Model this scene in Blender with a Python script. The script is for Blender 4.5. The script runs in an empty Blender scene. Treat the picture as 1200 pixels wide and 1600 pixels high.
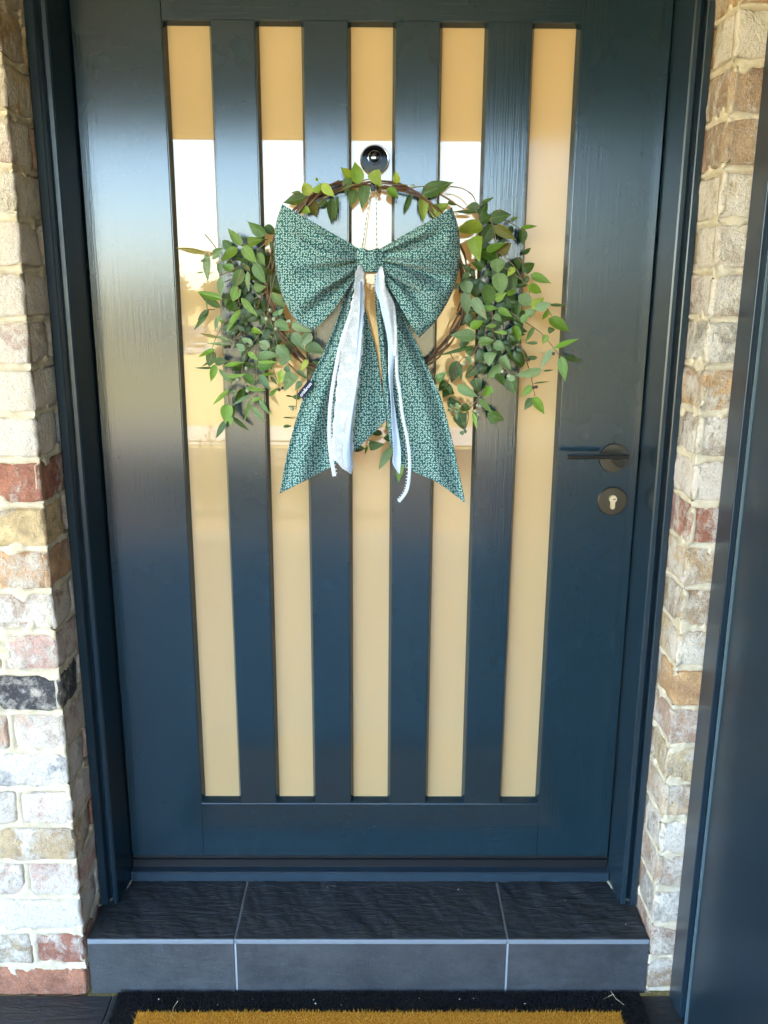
import bpy, bmesh, math, random
import numpy as np
from mathutils import Vector, Matrix, noise
R = math.radians
random.seed(7)
S = bpy.context.scene
COL = S.collection

# ------------------------------------------------------------------ camera
CAM = (0.0156, -1.9548, 1.3957); YAW, PITCH, ROLL, FPX = 0.0071, 0.2510, 0.0056, 1389.8
def basis(yaw, pitch, roll):
    f = Vector((math.sin(yaw)*math.cos(pitch), math.cos(yaw)*math.cos(pitch), -math.sin(pitch)))
    r = Vector((math.cos(yaw), -math.sin(yaw), 0)); u = r.cross(f)
    c, s = math.cos(roll), math.sin(roll)
    return c*r + s*u, -s*r + c*u, f
RT, UP, FW = basis(YAW, PITCH, ROLL)
cd = bpy.data.cameras.new('camera'); cam = bpy.data.objects.new('camera', cd); COL.objects.link(cam)
cam.matrix_world = Matrix(((RT.x, UP.x, -FW.x, CAM[0]), (RT.y, UP.y, -FW.y, CAM[1]), (RT.z, UP.z, -FW.z, CAM[2]), (0, 0, 0, 1)))
cd.sensor_fit = 'VERTICAL'; cd.sensor_height = 24.0; cd.lens = FPX*24.0/1600.0
cd.clip_start = 0.02; cd.clip_end = 6000
S.camera = cam
def at(px, py, Y):
    """world point at depth Y that the photograph shows at (px, py)"""
    d = FW + RT*((px-600)/FPX) - UP*((py-800)/FPX)
    t = (Y-CAM[1])/d.y
    return Vector(CAM) + d*t

# ------------------------------------------------------------------ light
SUN_EL, SUN_AZ = R(50), R(-108)      # azimuth from +Y towards -X: high in front of the porch, from the left
w = bpy.data.worlds.new('World'); S.world = w; w.use_nodes = True
nt = w.node_tree; bg = nt.nodes['Background']
sky = nt.nodes.new('ShaderNodeTexSky'); sky.sky_type = 'NISHITA'; sky.sun_disc = False
sky.sun_elevation = SUN_EL; sky.sun_rotation = SUN_AZ; sky.dust_density = 0.3; sky.ozone_density = 4.0; sky.altitude = 300
nt.links.new(sky.outputs[0], bg.inputs[0]); bg.inputs[1].default_value = 0.15
sl = bpy.data.lights.new('sun', 'SUN'); sl.energy = 3.8; sl.angle = R(0.5); sl.color = (1, 0.91, 0.76)
so = bpy.data.objects.new('sun', sl); COL.objects.link(so)
sd = Vector((math.sin(SUN_AZ)*math.cos(SUN_EL), math.cos(SUN_AZ)*math.cos(SUN_EL), math.sin(SUN_EL)))
so.rotation_euler = (-sd).to_track_quat('-Z', 'Y').to_euler(); so.location = (-5, -10, 20)
S.view_settings.view_transform = 'Standard'; S.view_settings.look = 'None'
S.view_settings.exposure = 3.95; S.view_settings.gamma = 1.0
S.cycles.use_denoising = True; S.cycles.use_adaptive_sampling = True; S.cycles.adaptive_threshold = 0.02
S.cycles.sample_clamp_indirect = 4.0; S.cycles.caustics_reflective = False; S.cycles.caustics_refractive = False
S.cycles.max_bounces = 6; S.cycles.diffuse_bounces = 4; S.cycles.glossy_bounces = 3; S.cycles.transparent_max_bounces = 8

# ------------------------------------------------------------------ helpers
def link(o, parent=None, label=None, cat=None, group=None, kind=None):
    COL.objects.link(o)
    if parent: o.parent = parent
    if label: o['label'] = label
    if cat: o['category'] = cat
    if group: o['group'] = group
    if kind: o['kind'] = kind
    return o
def empty(name, loc=(0, 0, 0), **k):
    o = bpy.data.objects.new(name, None); o.location = loc; o.empty_display_size = .05
    return link(o, **k)
def mesh(name, V, F, mat, parent=None, smooth=False, uv=None, **k):
    m = bpy.data.meshes.new(name); m.from_pydata([tuple(v) for v in V], [], [tuple(f) for f in F]); m.update()
    if uv is not None:
        l = m.uv_layers.new(name='UVMap')
        for lp in m.loops: l.data[lp.index].uv = uv[lp.vertex_index]
    if smooth: m.polygons.foreach_set('use_smooth', [True]*len(m.polygons))
    if mat: m.materials.append(mat)
    o = bpy.data.objects.new(name, m); link(o, parent, **k)
    if parent: o.matrix_parent_inverse = Matrix.Translation(parent.location).inverted()
    return o
def from_bm(name, bm, mat, parent=None, smooth=False, **k):
    m = bpy.data.meshes.new(name); bmesh.ops.recalc_face_normals(bm, faces=bm.faces[:]); bm.to_mesh(m); bm.free()
    if smooth: m.polygons.foreach_set('use_smooth', [True]*len(m.polygons))
    m.materials.append(mat)
    o = bpy.data.objects.new(name, m); link(o, parent, **k)
    if parent: o.matrix_parent_inverse = Matrix.Translation(parent.location).inverted()
    return o
def bm_box(bm, a, b, bev=0, seg=2):
    r = bmesh.ops.create_cube(bm, size=1)
    c = [(a[i]+b[i])/2 for i in range(3)]; s = [abs(b[i]-a[i]) for i in range(3)]
    for v in r['verts']: v.co = Vector((c[0]+v.co.x*s[0], c[1]+v.co.y*s[1], c[2]+v.co.z*s[2]))
    if bev:
        es = list({e for v in r['verts'] for e in v.link_edges})
        bmesh.ops.bevel(bm, geom=es, offset=bev, segments=seg, profile=.5, affect='EDGES')
def box(name, a, b, mat, parent=None, bev=0, **k):
    bm = bmesh.new(); bm_box(bm, a, b, bev); return from_bm(name, bm, mat, parent, **k)
def prism(name, poly, axis, a, b, mat, parent=None, smooth=False, **k):
    """extrude a closed 2D polygon; axis z: poly=(x,y); axis x: poly=(y,z); axis y: poly=(x,z)"""
    n = len(poly)
    mk = {'z': lambda p, t: (p[0], p[1], t), 'x': lambda p, t: (t, p[0], p[1]), 'y': lambda p, t: (p[0], t, p[1])}[axis]
    bm = bmesh.new()
    A = [bm.verts.new(mk(p, a)) for p in poly]; B = [bm.verts.new(mk(p, b)) for p in poly]
    bm.faces.new(A); bm.faces.new(B)
    for i in range(n): bm.faces.new((A[i], A[(i+1) % n], B[(i+1) % n], B[i]))
    return from_bm(name, bm, mat, parent, smooth, **k)
def lathe(name, prof, c, mat, parent=None, seg=48, ax='y', smooth=True, **k):
    """prof: (radius, offset along -Y from c) """
    V, F = [], []
    for r, h in prof:
        for i in range(seg):
            a = 2*math.pi*i/seg
            V.append((c[0]+r*math.cos(a), c[1]-h, c[2]+r*math.sin(a)))
    for j in range(len(prof)-1):
        for i in range(seg):
            k2 = (i+1) % seg
            F.append((j*seg+i, j*seg+k2, (j+1)*seg+k2, (j+1)*seg+i))
    F.append(tuple(range((len(prof)-1)*seg, len(prof)*seg)))
    o = mesh(name, V, F, mat, parent, **k)
    if smooth:
        for p in o.data.polygons: p.use_smooth = len(p.vertices) == 4
        o.data.set_sharp_from_angle(angle=R(40))
    return o
def tube_data(pts, rad, seg=6, V=None, F=None):
    V = [] if V is None else V; F = [] if F is None else F
    base = len(V); n = len(pts)
    pts = [Vector(p) for p in pts]
    if not hasattr(rad, '__len__'): rad = [rad]*n
    for i, p in enumerate(pts):
        t = (pts[min(i+1, n-1)]-pts[max(i-1, 0)]).normalized()
        q = t.cross(Vector((.3, -.9, .2))); q = q.normalized() if q.length > 1e-4 else t.orthogonal().normalized()
        b = t.cross(q)
        for j in range(seg):
            a = 2*math.pi*j/seg
            V.append(p + (q*math.cos(a)+b*math.sin(a))*rad[i])
    for i in range(n-1):
        for j in range(seg):
            k2 = (j+1) % seg
            F.append((base+i*seg+j, base+i*seg+k2, base+(i+1)*seg+k2, base+(i+1)*seg+j))
    F.append(tuple(base+j for j in range(seg))); F.append(tuple(base+(n-1)*seg+j for j in reversed(range(seg))))
    return V, F
def tube(name, pts, rad, mat, parent=None, seg=6, **k):
    V, F = tube_data(pts, rad, seg); return mesh(name, V, F, mat, parent, True, **k)
def smooth_pts(P, n):
    """Catmull-Rom resample to n points"""
    P = [Vector(p) for p in P]; m = len(P)-1; out = []
    for i in range(n):
        t = i/(n-1)*m; k = min(int(t), m-1); t -= k
        p0, p1, p2, p3 = P[max(k-1, 0)], P[k], P[k+1], P[min(k+2, m)]
        out.append(.5*((2*p1)+(p2-p0)*t+(2*p0-5*p1+4*p2-p3)*t*t+(3*p1-p0-3*p2+p3)*t**3))
    return out

# ------------------------------------------------------------------ material kit
class M:
    def __init__(s, name):
        s.m = bpy.data.materials.new(name); s.m.use_nodes = True; s.t = s.m.node_tree
        s.p = s.t.nodes['Principled BSDF']; s.out = s.t.nodes['Material Output']
    def n(s, kind, **k):
        nd = s.t.nodes.new('ShaderNode'+kind)
        for a, v in k.items(): setattr(nd, a, v)
        return nd
    def l(s, a, b): s.t.links.new(a, b)
    def set(s, **k):
        for a, v in k.items():
            i = s.p.inputs[a.replace('_', ' ')]
            if hasattr(v, 'links'): s.l(v, i)
            else: i.default_value = (*v, 1) if hasattr(v, '__len__') and len(v) == 3 else v
        return s
    def coord(s, which='Object', scale=(1, 1, 1), offset=None):
        c = s.n('TexCoord'); mp = s.n('Mapping'); s.l(c.outputs[which], mp.inputs[0]); mp.inputs['Scale'].default_value = scale
        if offset is not None: s.l(offset, mp.inputs['Location'])
        return mp.outputs[0]
    def noise(s, vec, scale, detail=4, rough=.55, dist=0):
        nd = s.n('TexNoise'); s.l(vec, nd.inputs['Vector'])
        nd.inputs['Scale'].default_value = scale; nd.inputs['Detail'].default_value = detail
        nd.inputs['Roughness'].default_value = rough; nd.inputs['Distortion'].default_value = dist
        return nd.outputs['Fac']
    def ramp(s, fac, stops, interp='LINEAR'):
        nd = s.n('ValToRGB'); s.l(fac, nd.inputs[0]); cr = nd.color_ramp; cr.interpolation = interp
        while len(cr.elements) > 1: cr.elements.remove(cr.elements[-1])
        for i, (p, c) in enumerate(stops):
            e = cr.elements[0] if i == 0 else cr.elements.new(p)
            e.position = p; e.color = (*c, 1) if hasattr(c, '__len__') else (c, c, c, 1)
        return nd.outputs[0]
    def mix(s, fac, a, b, mode='MIX'):
        nd = s.n('MixRGB', blend_type=mode)
        for v, i in ((fac, 0), (a, 1), (b, 2)):
            if hasattr(v, 'links'): s.l(v, nd.inputs[i])
            else: nd.inputs[i].default_value = (*v, 1) if hasattr(v, '__len__') else v
        return nd.outputs[0]
    def math(s, op, a, b=0.0, clamp=False):
        nd = s.n('Math', operation=op, use_clamp=clamp)
        for i, v in enumerate((a, b)):
            if hasattr(v, 'links'): s.l(v, nd.inputs[i])
            else: nd.inputs[i].default_value = v
        return nd.outputs[0]
    def bump(s, h, strength=.3, dist=.002, prev=None):
        nd = s.n('Bump'); s.l(h, nd.inputs['Height']); nd.inputs['Strength'].default_value = strength; nd.inputs['Distance'].default_value = dist
        if prev: s.l(prev, nd.inputs['Normal'])
        s.l(nd.outputs[0], s.p.inputs['Normal']); return nd.outputs[0]
def simple(name, col, rough=.5, metal=0, var=.12, scale=30, bump=0, **k):
    m = M(name); c = m.coord(); f = m.noise(c, scale)
    m.set(Base_Color=m.mix(f, tuple(x*(1-var) for x in col), tuple(min(1, x*(1+var)) for x in col)), Roughness=rough, Metallic=metal, **k)
    if bump: m.bump(m.noise(c, scale*4), .5, bump)
    return m.m

NAVY = (.0085, .0235, .0315)
def paint(name, scale, rough=.145):
    m = M(name); c = m.coord('Object', scale); c2 = m.coord()
    g = m.noise(c, 1.0, 4, .6); fine = m.noise(m.coord('Object', tuple(v*2.2 for v in scale)), 1.0, 2, .5)
    specks = m.noise(c2, 240, 2)
    h = m.math('ADD', m.math('MULTIPLY', g, .85), m.math('MULTIPLY', fine, .35))
    dust = m.ramp(m.noise(c2, 150, 2, .5), [(.70, 0), (.76, 1)])
    base = m.mix(m.noise(c2, 5, 3), tuple(x*.85 for x in NAVY), tuple(x*1.15 for x in NAVY))
    m.set(Base_Color=m.mix(m.math('MULTIPLY', dust, .10), base, (.35, .36, .37)),
          Roughness=m.ramp(specks, [(.3, rough-.02), (.7, rough+.03)]))
    m.set(IOR=1.65)
    m.bump(h, .45, .0007)
    return m.m
PAINT_V = paint('navy_paint_vertical_grain', (170, 170, 5))
PAINT_H = paint('navy_paint_horizontal_grain', (5, 170, 170))
def smooth_navy(name, col, rough):
    m = M(name); c = m.coord()
    m.set(Base_Color=m.mix(m.noise(c, 5, 2), tuple(x*.9 for x in col), tuple(x*1.1 for x in col)),
          Roughness=m.ramp(m.noise(c, 6, 2), [(.3, rough-.02), (.7, rough+.03)]))
    return m.m
FRAME = smooth_navy('navy_frame_paint', (.0105, .0235, .034), .24)
PANEL = smooth_navy('navy_side_panel', (.010, .022, .033), .30)
ALU = simple('powder_coated_sill', (.016, .032, .046), .33)
LIP = simple('black_sill_lip', (.006, .008, .010), .4)
RUBBER = simple('black_rubber', (.006, .006, .007), .45)
BLACK = simple('black_plastic', (.003, .003, .004), .08, Specular_IOR_Level=.12)

def glass_mat():
    """satin privacy glass: warm body that scatters light from both sides, polished outer face"""
    m = M('frosted_amber_glass'); c = m.coord('Object', (3, 3, .7)); f = m.noise(c, 3, 3)
    m.set(Base_Color=m.mix(f, (.335, .262, .145), (.365, .286, .157)), Roughness=.012, IOR=1.5, Coat_Weight=.6, Coat_Roughness=.0, Coat_IOR=1.5)
    tr = m.n('BsdfTranslucent'); tr.inputs[0].default_value = (.36, .275, .14, 1)
    ad = m.n('AddShader'); m.l(m.p.outputs[0], ad.inputs[0]); m.l(tr.outputs[0], ad.inputs[1]); m.l(ad.outputs[0], m.out.inputs[0])
    return m.m
GLASS = glass_mat()
def brick_mat():
    m = M('limewashed_brick'); oi = m.n('ObjectInfo'); tc = m.n('TexCoord')
    sc = m.n('VectorMath', operation='SCALE'); m.l(oi.outputs['Random'], sc.inputs['Scale']); sc.inputs[0].default_value = (37, 91, 53)
    ad = m.n('VectorMath', operation='ADD'); m.l(tc.outputs['Object'], ad.inputs[0]); m.l(sc.outputs[0], ad.inputs[1]); v = ad.outputs[0]
    col = oi.outputs['Color']; wash = oi.outputs['Alpha']
    big = m.noise(v, 14, 5, .6, .6); mid = m.noise(v, 55, 5, .65); fine = m.noise(v, 330, 3, .7)
    c1 = m.mix(m.ramp(m.noise(v, 22, 4, .6, .4), [(.35, 0), (.62, 1)]), m.mix(1.0, col, (.72, .63, .58), 'MULTIPLY'), m.mix(1.0, col, (1.25, 1.17, 1.08), 'MULTIPLY'))
    c1 = m.mix(m.ramp(fine, [(.3, .55), (.55, 0)]), c1, m.mix(1.0, c1, (.45, .4, .38), 'MULTIPLY'))
    # limewash patches: the object's alpha shifts the threshold
    k = m.math('ADD', m.math('MULTIPLY', big, .75), m.math('MULTIPLY', mid, .45))
    k = m.math('ADD', k, m.math('MULTIPLY', m.math('SUBTRACT', fine, .5), .18))
    t = m.math('SUBTRACT', k, m.math('SUBTRACT', 1.06, wash))
    wf = m.ramp(m.math('ADD', m.math('MULTIPLY', t, 3.4), .35), [(.25, 0), (.75, .93)])
    grit = m.noise(v, 150, 4, .75)
    lime = m.mix(m.noise(v, 30, 3), (.78, .66, .50), (.78, .68, .60))
    lime = m.mix(m.ramp(grit, [(.32, .7), (.47, 0)]), lime, m.mix(.5, col, (.36, .28, .21)))
    c1 = m.mix(m.ramp(grit, [(.55, 0), (.72, .6)]), c1, m.mix(.6, col, (.62, .55, .46)))
    m.set(Base_Color=m.mix(wf, c1, lime), Roughness=.9)
    h = m.math('ADD', m.math('MULTIPLY', mid, .8), m.math('ADD', m.math('MULTIPLY', fine, .35), m.math('MULTIPLY', wf, .25)))
    h = m.math('ADD', h, m.math('MULTIPLY', grit, .5))
    m.bump(h, 1.0, .009); return m.m
BRICK = brick_mat()
def mortar_mat():
    m = M('cream_mortar'); c = m.coord(); f = m.noise(c, 40, 5, .6); g = m.noise(c, 600, 3, .7)
    b = m.ramp(f, [(.25, (.50, .39, .24)), (.5, (.68, .56, .39)), (.75, (.76, .67, .51))])
    m.set(Base_Color=m.mix(m.ramp(g, [(.3, .5), (.55, 0)]), b, (.36, .28, .17)), Roughness=.95)
    m.bump(m.math('ADD', f, m.math('MULTIPLY', g, .5)), .6, .003); return m.m
MORTAR = mortar_mat()
def slate_mat(name, a, b, cleft=1.0, rough=.5, speck=.18):
    m = M(name); oi = m.n('ObjectInfo'); tc = m.n('TexCoord')
    sc = m.n('VectorMath', operation='SCALE'); m.l(oi.outputs['Random'], sc.inputs['Scale']); sc.inputs[0].default_value = (11, 17, 5)
    ad = m.n('VectorMath', operation='ADD'); m.l(tc.outputs['Object'], ad.inputs[0]); m.l(sc.outputs[0], ad.inputs[1])
    mp = m.n('Mapping'); m.l(ad.outputs[0], mp.inputs[0]); mp.inputs['Rotation'].default_value = (0, 0, R(62)); mp.inputs['Scale'].default_value = (11, 55, 30)
    rid = m.noise(mp.outputs[0], 1.0, 6, .62, 1.2); fine = m.noise(ad.outputs[0], 240, 4, .7); mid = m.noise(ad.outputs[0], 9, 4)
    wv = m.n('TexWave', wave_type='BANDS', bands_direction='Y'); m.l(mp.outputs[0], wv.inputs['Vector']); wv.inputs['Scale'].default_value = .05; wv.inputs['Distortion'].default_value = 14; wv.inputs['Detail'].default_value = 6; wv.inputs['Detail Scale'].default_value = 1.6
    vein = m.ramp(wv.outputs['Fac'], [(.985, 0), (.997, 1)])
    base = m.mix(m.ramp(m.math('ADD', m.math('MULTIPLY', mid, .6), m.math('MULTIPLY', m.noise(ad.outputs[0], 45, 5, .7), .4)), [(.36, 0), (.64, 1)]), a, b)
    base = m.mix(m.math('MULTIPLY', vein, .05*cleft), base, (.22, .25, .27))
    base = m.mix(m.math('MULTIPLY', m.ramp(fine, [(.60, 0), (.74, 1)]), speck), base, (.3, .33, .36))
    m.set(Base_Color=base, Roughness=m.ramp(rid, [(.3, rough-.1), (.7, rough+.15)]))
    h = m.math('ADD', m.math('MULTIPLY', rid, 1.0*cleft), m.math('ADD', m.math('MULTIPLY', fine, .12), m.math('MULTIPLY', vein, .10*cleft)))
    m.bump(h, .75, .006*cleft+.0015); return m.m
SLATE = slate_mat('cleft_slate_tile', (.022, .026, .029), (.038, .043, .046))
RISER = slate_mat('honed_slate_riser', (.027, .029, .031), (.060, .062, .064), .45, .55, .40)
GROUT = simple('pale_grout', (.40, .42, .42), .9, scale=90, bump=.001)
NOSE = simple('blue_grey_nosing', (.19, .21, .23), .5, scale=50)
BRONZE = M('brushed_bronze')
_c = BRONZE.coord('Object', (400, 400, 30)); BRONZE.set(Base_Color=(.085, .074, .055), Metallic=1.0, Roughness=BRONZE.ramp(BRONZE.noise(_c, 1), [(.3, .28), (.7, .42)])); BRONZE = BRONZE.m
DARKMETAL = simple('dark_gunmetal', (.05, .05, .05), .26, 1.0)
BRASSKEY = simple('satin_nickel_cylinder', (.72, .62, .42), .35, 1.0)
CHROME = simple('chrome_sky_tint', (.62, .68, .75), .12, 1.0)  # blue of the reflected sky put into the chrome colour
LENS = simple('peephole_lens', (.30, .32, .34), .05, 1.0, var=.02)

def leaf_mat():
    m = M('eucalyptus_leaf'); oi = m.n('ObjectInfo'); tc = m.n('TexCoord')
    sc = m.n('VectorMath', operation='SCALE'); m.l(oi.outputs['Random'], sc.inputs['Scale']); sc.inputs[0].default_value = (31, 17, 9)
    ad = m.n('VectorMath', operation='ADD'); m.l(tc.outputs['Object'], ad.inputs[0]); m.l(sc.outputs[0], ad.inputs[1]); v = ad.outputs[0]
    col = oi.outputs['Color']
    sx = m.n('SeparateXYZ'); m.l(tc.outputs['Object'], sx.inputs[0])
    rib = m.ramp(m.math('ABSOLUTE', sx.outputs[0]), [(.012, 1), (.035, 0)])
    # side veins
    vy = m.math('SUBTRACT', sx.outputs[1], m.math('MULTIPLY', m.math('ABSOLUTE', sx.outputs[0]), .55))
    vs = m.math('SINE', m.math('MULTIPLY', vy, 70)); vein = m.ramp(vs, [(.9, 0), (1, .25)])
    c = m.mix(m.noise(v, 3.5, 4), m.mix(1.0, col, (.72, .75, .7), 'MULTIPLY'), m.mix(1.0, col, (1.25, 1.2, 1.15), 'MULTIPLY'))
    c = m.mix(m.ramp(m.noise(v, 9, 3), [(.66, 0), (.74, .55)]), c, m.mix(.5, col, (.16, .09, .03)))
    blot = m.math('MULTIPLY', m.ramp(m.noise(v, 2.2, 2), [(.63, 0), (.68, 1)]), m.math('GREATER_THAN', oi.outputs['Random'], .86))
    c = m.mix(m.math('MULTIPLY', blot, .8), c, (.30, .12, .04))
    c = m.mix(m.math('MAXIMUM', m.math('MULTIPLY', rib, .5), m.math('MULTIPLY', vein, .5)), c, m.mix(.45, col, (.42, .40, .2)))
    m.set(Base_Color=c, Roughness=m.ramp(m.noise(v, 6), [(.3, .24), (.7, .40)]))
    tr = m.n('BsdfTranslucent'); m.l(m.mix(1.0, c, (1.3, 1.35, .7), 'MULTIPLY'), tr.inputs[0])
    mx = m.n('MixShader'); mx.inputs[0].default_value = .22; m.l(m.p.outputs[0], mx.inputs[1]); m.l(tr.outputs[0], mx.inputs[2]); m.l(mx.outputs[0], m.out.inputs[0])
    m.bump(m.math('ADD', m.noise(v, 14, 3), m.math('MULTIPLY', vein, 1.2)), .25, .01)
    return m.m
LEAF = leaf_mat()
TWIG = simple('brown_twig', (.13, .065, .03), .6, scale=120, var=.5, bump=.001)
STEM = simple('olive_stem', (.20, .15, .06), .55, scale=90, var=.35)
REDSTEM = simple('red_brown_stem', (.17, .06, .03), .55, scale=90, var=.35)
BUD = simple('pale_gumnut', (.32, .33, .22), .6, scale=200, var=.3)
NUT = simple('dark_gumnut', (.05, .025, .015), .5, scale=200, var=.3)

def fabric_mat():
    """dark green cotton with small white three-leaf sprigs scattered at random angles"""
    m = M('green_sprig_cotton'); tc = m.n('TexCoord')
    mp = m.n('Mapping'); m.l(tc.outputs['UV'], mp.inputs[0]); mp.inputs['Scale'].default_value = (1, 1, 1)
    masks = []
    for scale, off in ((182, 0.0),):
        sv = m.n('VectorMath', operation='ADD'); m.l(mp.outputs[0], sv.inputs[0]); sv.inputs[1].default_value = (off, off*.7, 0)
        vo = m.n('TexVoronoi', voronoi_dimensions='2D', feature='F1'); m.l(sv.outputs[0], vo.inputs['Vector']); vo.inputs['Scale'].default_value = scale; vo.inputs['Randomness'].default_value = .6
        d = m.n('VectorMath', operation='SUBTRACT'); m.l(sv.outputs[0], d.inputs[0]); m.l(vo.outputs['Position'], d.inputs[1])
        s2 = m.n('VectorMath', operation='SCALE'); m.l(d.outputs[0], s2.inputs[0]); s2.inputs['Scale'].default_value = scale
        sep = m.n('SeparateColor'); m.l(vo.outputs['Color'], sep.inputs[0])
        rot = m.n('VectorRotate', rotation_type='Z_AXIS'); m.l(s2.outputs[0], rot.inputs['Vector']); m.l(m.math('MULTIPLY', sep.outputs[0], 6.283), rot.inputs['Angle'])
        sx = m.n('SeparateXYZ'); m.l(rot.outputs[0], sx.inputs[0]); X, Y = sx.outputs[0], sx.outputs[1]
        best = None
        for a in (0.0, 2.2, -2.2):       # three petals round the cell point
            ca, sa = math.cos(a), math.sin(a)
            u = m.math('ADD', m.math('MULTIPLY', X, ca), m.math('MULTIPLY', Y, sa))
            q = m.math('SUBTRACT', m.math('MULTIPLY', Y, ca), m.math('MULTIPLY', X, sa))
            e = m.math('ADD', m.math('POWER', m.math('ABSOLUTE', m.math('MULTIPLY', m.math('SUBTRACT', u, .26), 1/.27)), 2.0),
                       m.math('POWER', m.math('ABSOLUTE', m.math('MULTIPLY', q, 1/.105)), 2.0))
            best = e if best is None else m.math('MINIMUM', best, e)
        masks.append(m.ramp(best, [(.85, 1), (1.15, 0)]) if False else m.math('LESS_THAN', best, 1.0))
    pat = masks[0]
    c = m.coord('UV', (1, 1, 1)); big = m.noise(c, 18, 3)
    weave = m.noise(c, 1500, 2)
    green = m.mix(big, (.0008, .062, .062), (.0020, .092, .090))
    m.set(Base_Color=m.mix(pat, green, (.50, .66, .60)), Roughness=.85, Sheen_Weight=.15)
    m.bump(m.math('ADD', m.math('MULTIPLY', weave, .6), m.math('MULTIPLY', m.noise(c, 60, 3), .8)), .35, .002)
    return m.m
FABRIC = fabric_mat()
def lace_mat():
    m = M('white_lace'); c = m.coord('UV')
    vo = m.n('TexVoronoi', voronoi_dimensions='2D'); m.l(c, vo.inputs['Vector']); vo.inputs['Scale'].default_value = 420; vo.inputs['Randomness'].default_value = .35
    sx = m.n('SeparateXYZ'); m.l(c, sx.inputs[0])
    zone = m.ramp(m.noise(c, 60, 2), [(.42, 0), (.5, 1)])
    hole = m.math('MULTIPLY', m.math('LESS_THAN', vo.outputs['Distance'], .27), zone)
    wv = m.noise(c, 900, 2)
    m.set(Base_Color=m.mix(wv, (.56, .58, .62), (.68, .69, .71)), Roughness=.8, Alpha=m.math('SUBTRACT', 1.0, m.math('MULTIPLY', hole, .8)))
    m.bump(m.math('ADD', vo.outputs['Distance'], m.math('MULTIPLY', wv, .4)), .5, .002); return m.m
LACE = lace_mat()
RIBBON = simple('pale_blue_ribbon', (.46, .55, .70), .7, scale=80, var=.08, bump=.0008)
TRIM = simple('white_picot_trim', (.60, .62, .66), .75, scale=300, var=.12, bump=.0008)
TWINE = M('green_white_twine'); _c = TWINE.coord('Object', (1, 1, 1)); _s = TWINE.n('SeparateXYZ'); TWINE.l(_c, _s.inputs[0])
TWINE.set(Base_Color=TWINE.mix(TWINE.math('GREATER_THAN', TWINE.math('SINE', TWINE.math('MULTIPLY', _s.outputs[2], 620)), .1), (.72, .72, .66), (.12, .28, .16)), Roughness=.8); TWINE = TWINE.m
TAGM = simple('navy_woven_tag', (.008, .008, .03), .8, scale=400)
TAGW = simple('white_woven_letters', (.75, .77, .85), .8, scale=400)

# ------------------------------------------------------------------ ground and the place in front of the porch
ZF, ZS, YF = -.214, -.064, -.218           # porch floor, step top, brick face / step front
PEDGE = -3.75                              # front edge of the porch floor
def terrain_z(y):
    y = -y
    if y < 9.5: return -.30
    if y < 150: return -.30-(y-9.5)*.0715
    return -.30-140.5*.0715-(y-150)*.004
def dry_grass():
    m = M('dry_lawn'); c = m.coord(); a = m.noise(c, .25, 4); b = m.noise(c, 3, 4, .7); d = m.noise(c, 40, 2)
    base = m.ramp(a, [(.3, (.40, .32, .10)), (.5, (.50, .38, .14)), (.7, (.36, .33, .09))])
    m.set(Base_Color=m.mix(m.math('MULTIPLY', b, .5), base, m.mix(d, (.16, .16, .04), (.46, .38, .19))), Roughness=1.0); m.bump(d, .6, .03); return m.m
ys = [400, 60, 6, PEDGE, -5.5, -7.4, -8.9, -9.5, -11, -14, -20, -30, -45, -70, -100, -150, -250, -500, -1200, -3000]
xs = [-2500, -600, -200, -80, -40, -20, -10, -5, 0, 5, 10, 20, 40, 80, 200, 600, 2500]
V = [(x, y, terrain_z(y)+(.15*noise.noise((x*.05, y*.05, 0)) if abs(y) > 12 and y < 0 else 0)) for y in ys for x in xs]
F = [(j*len(xs)+i, (j+1)*len(xs)+i, (j+1)*len(xs)+i+1, j*len(xs)+i+1) for j in range(len(ys)-1) for i in range(len(xs)-1)]
mesh('lawn_ground', V, F, dry_grass(), smooth=True, label='dry yellow grass field sloping down from the porch', kind='structure')
CONC = simple('pale_concrete', (.42, .38, .32), .9, scale=6, bump=.003)
box('footpath', (-60, -8.75, -.5), (40, -7.45, -.285), CONC, label='pale concrete footpath across the dry lawn', kind='structure')
ADDED_MULCH = simple('added_dark_mulch', (.075, .048, .03), .95, scale=25, var=.6, bump=.02)  # invented dark ground, dims what the door mirrors below the path
box('added_dark_bed', (-9, -7.30, -.5), (6, -3.765, -.294), ADDED_MULCH, label='dark mulch bed added in front of the porch to darken the door reflection', kind='structure')
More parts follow.
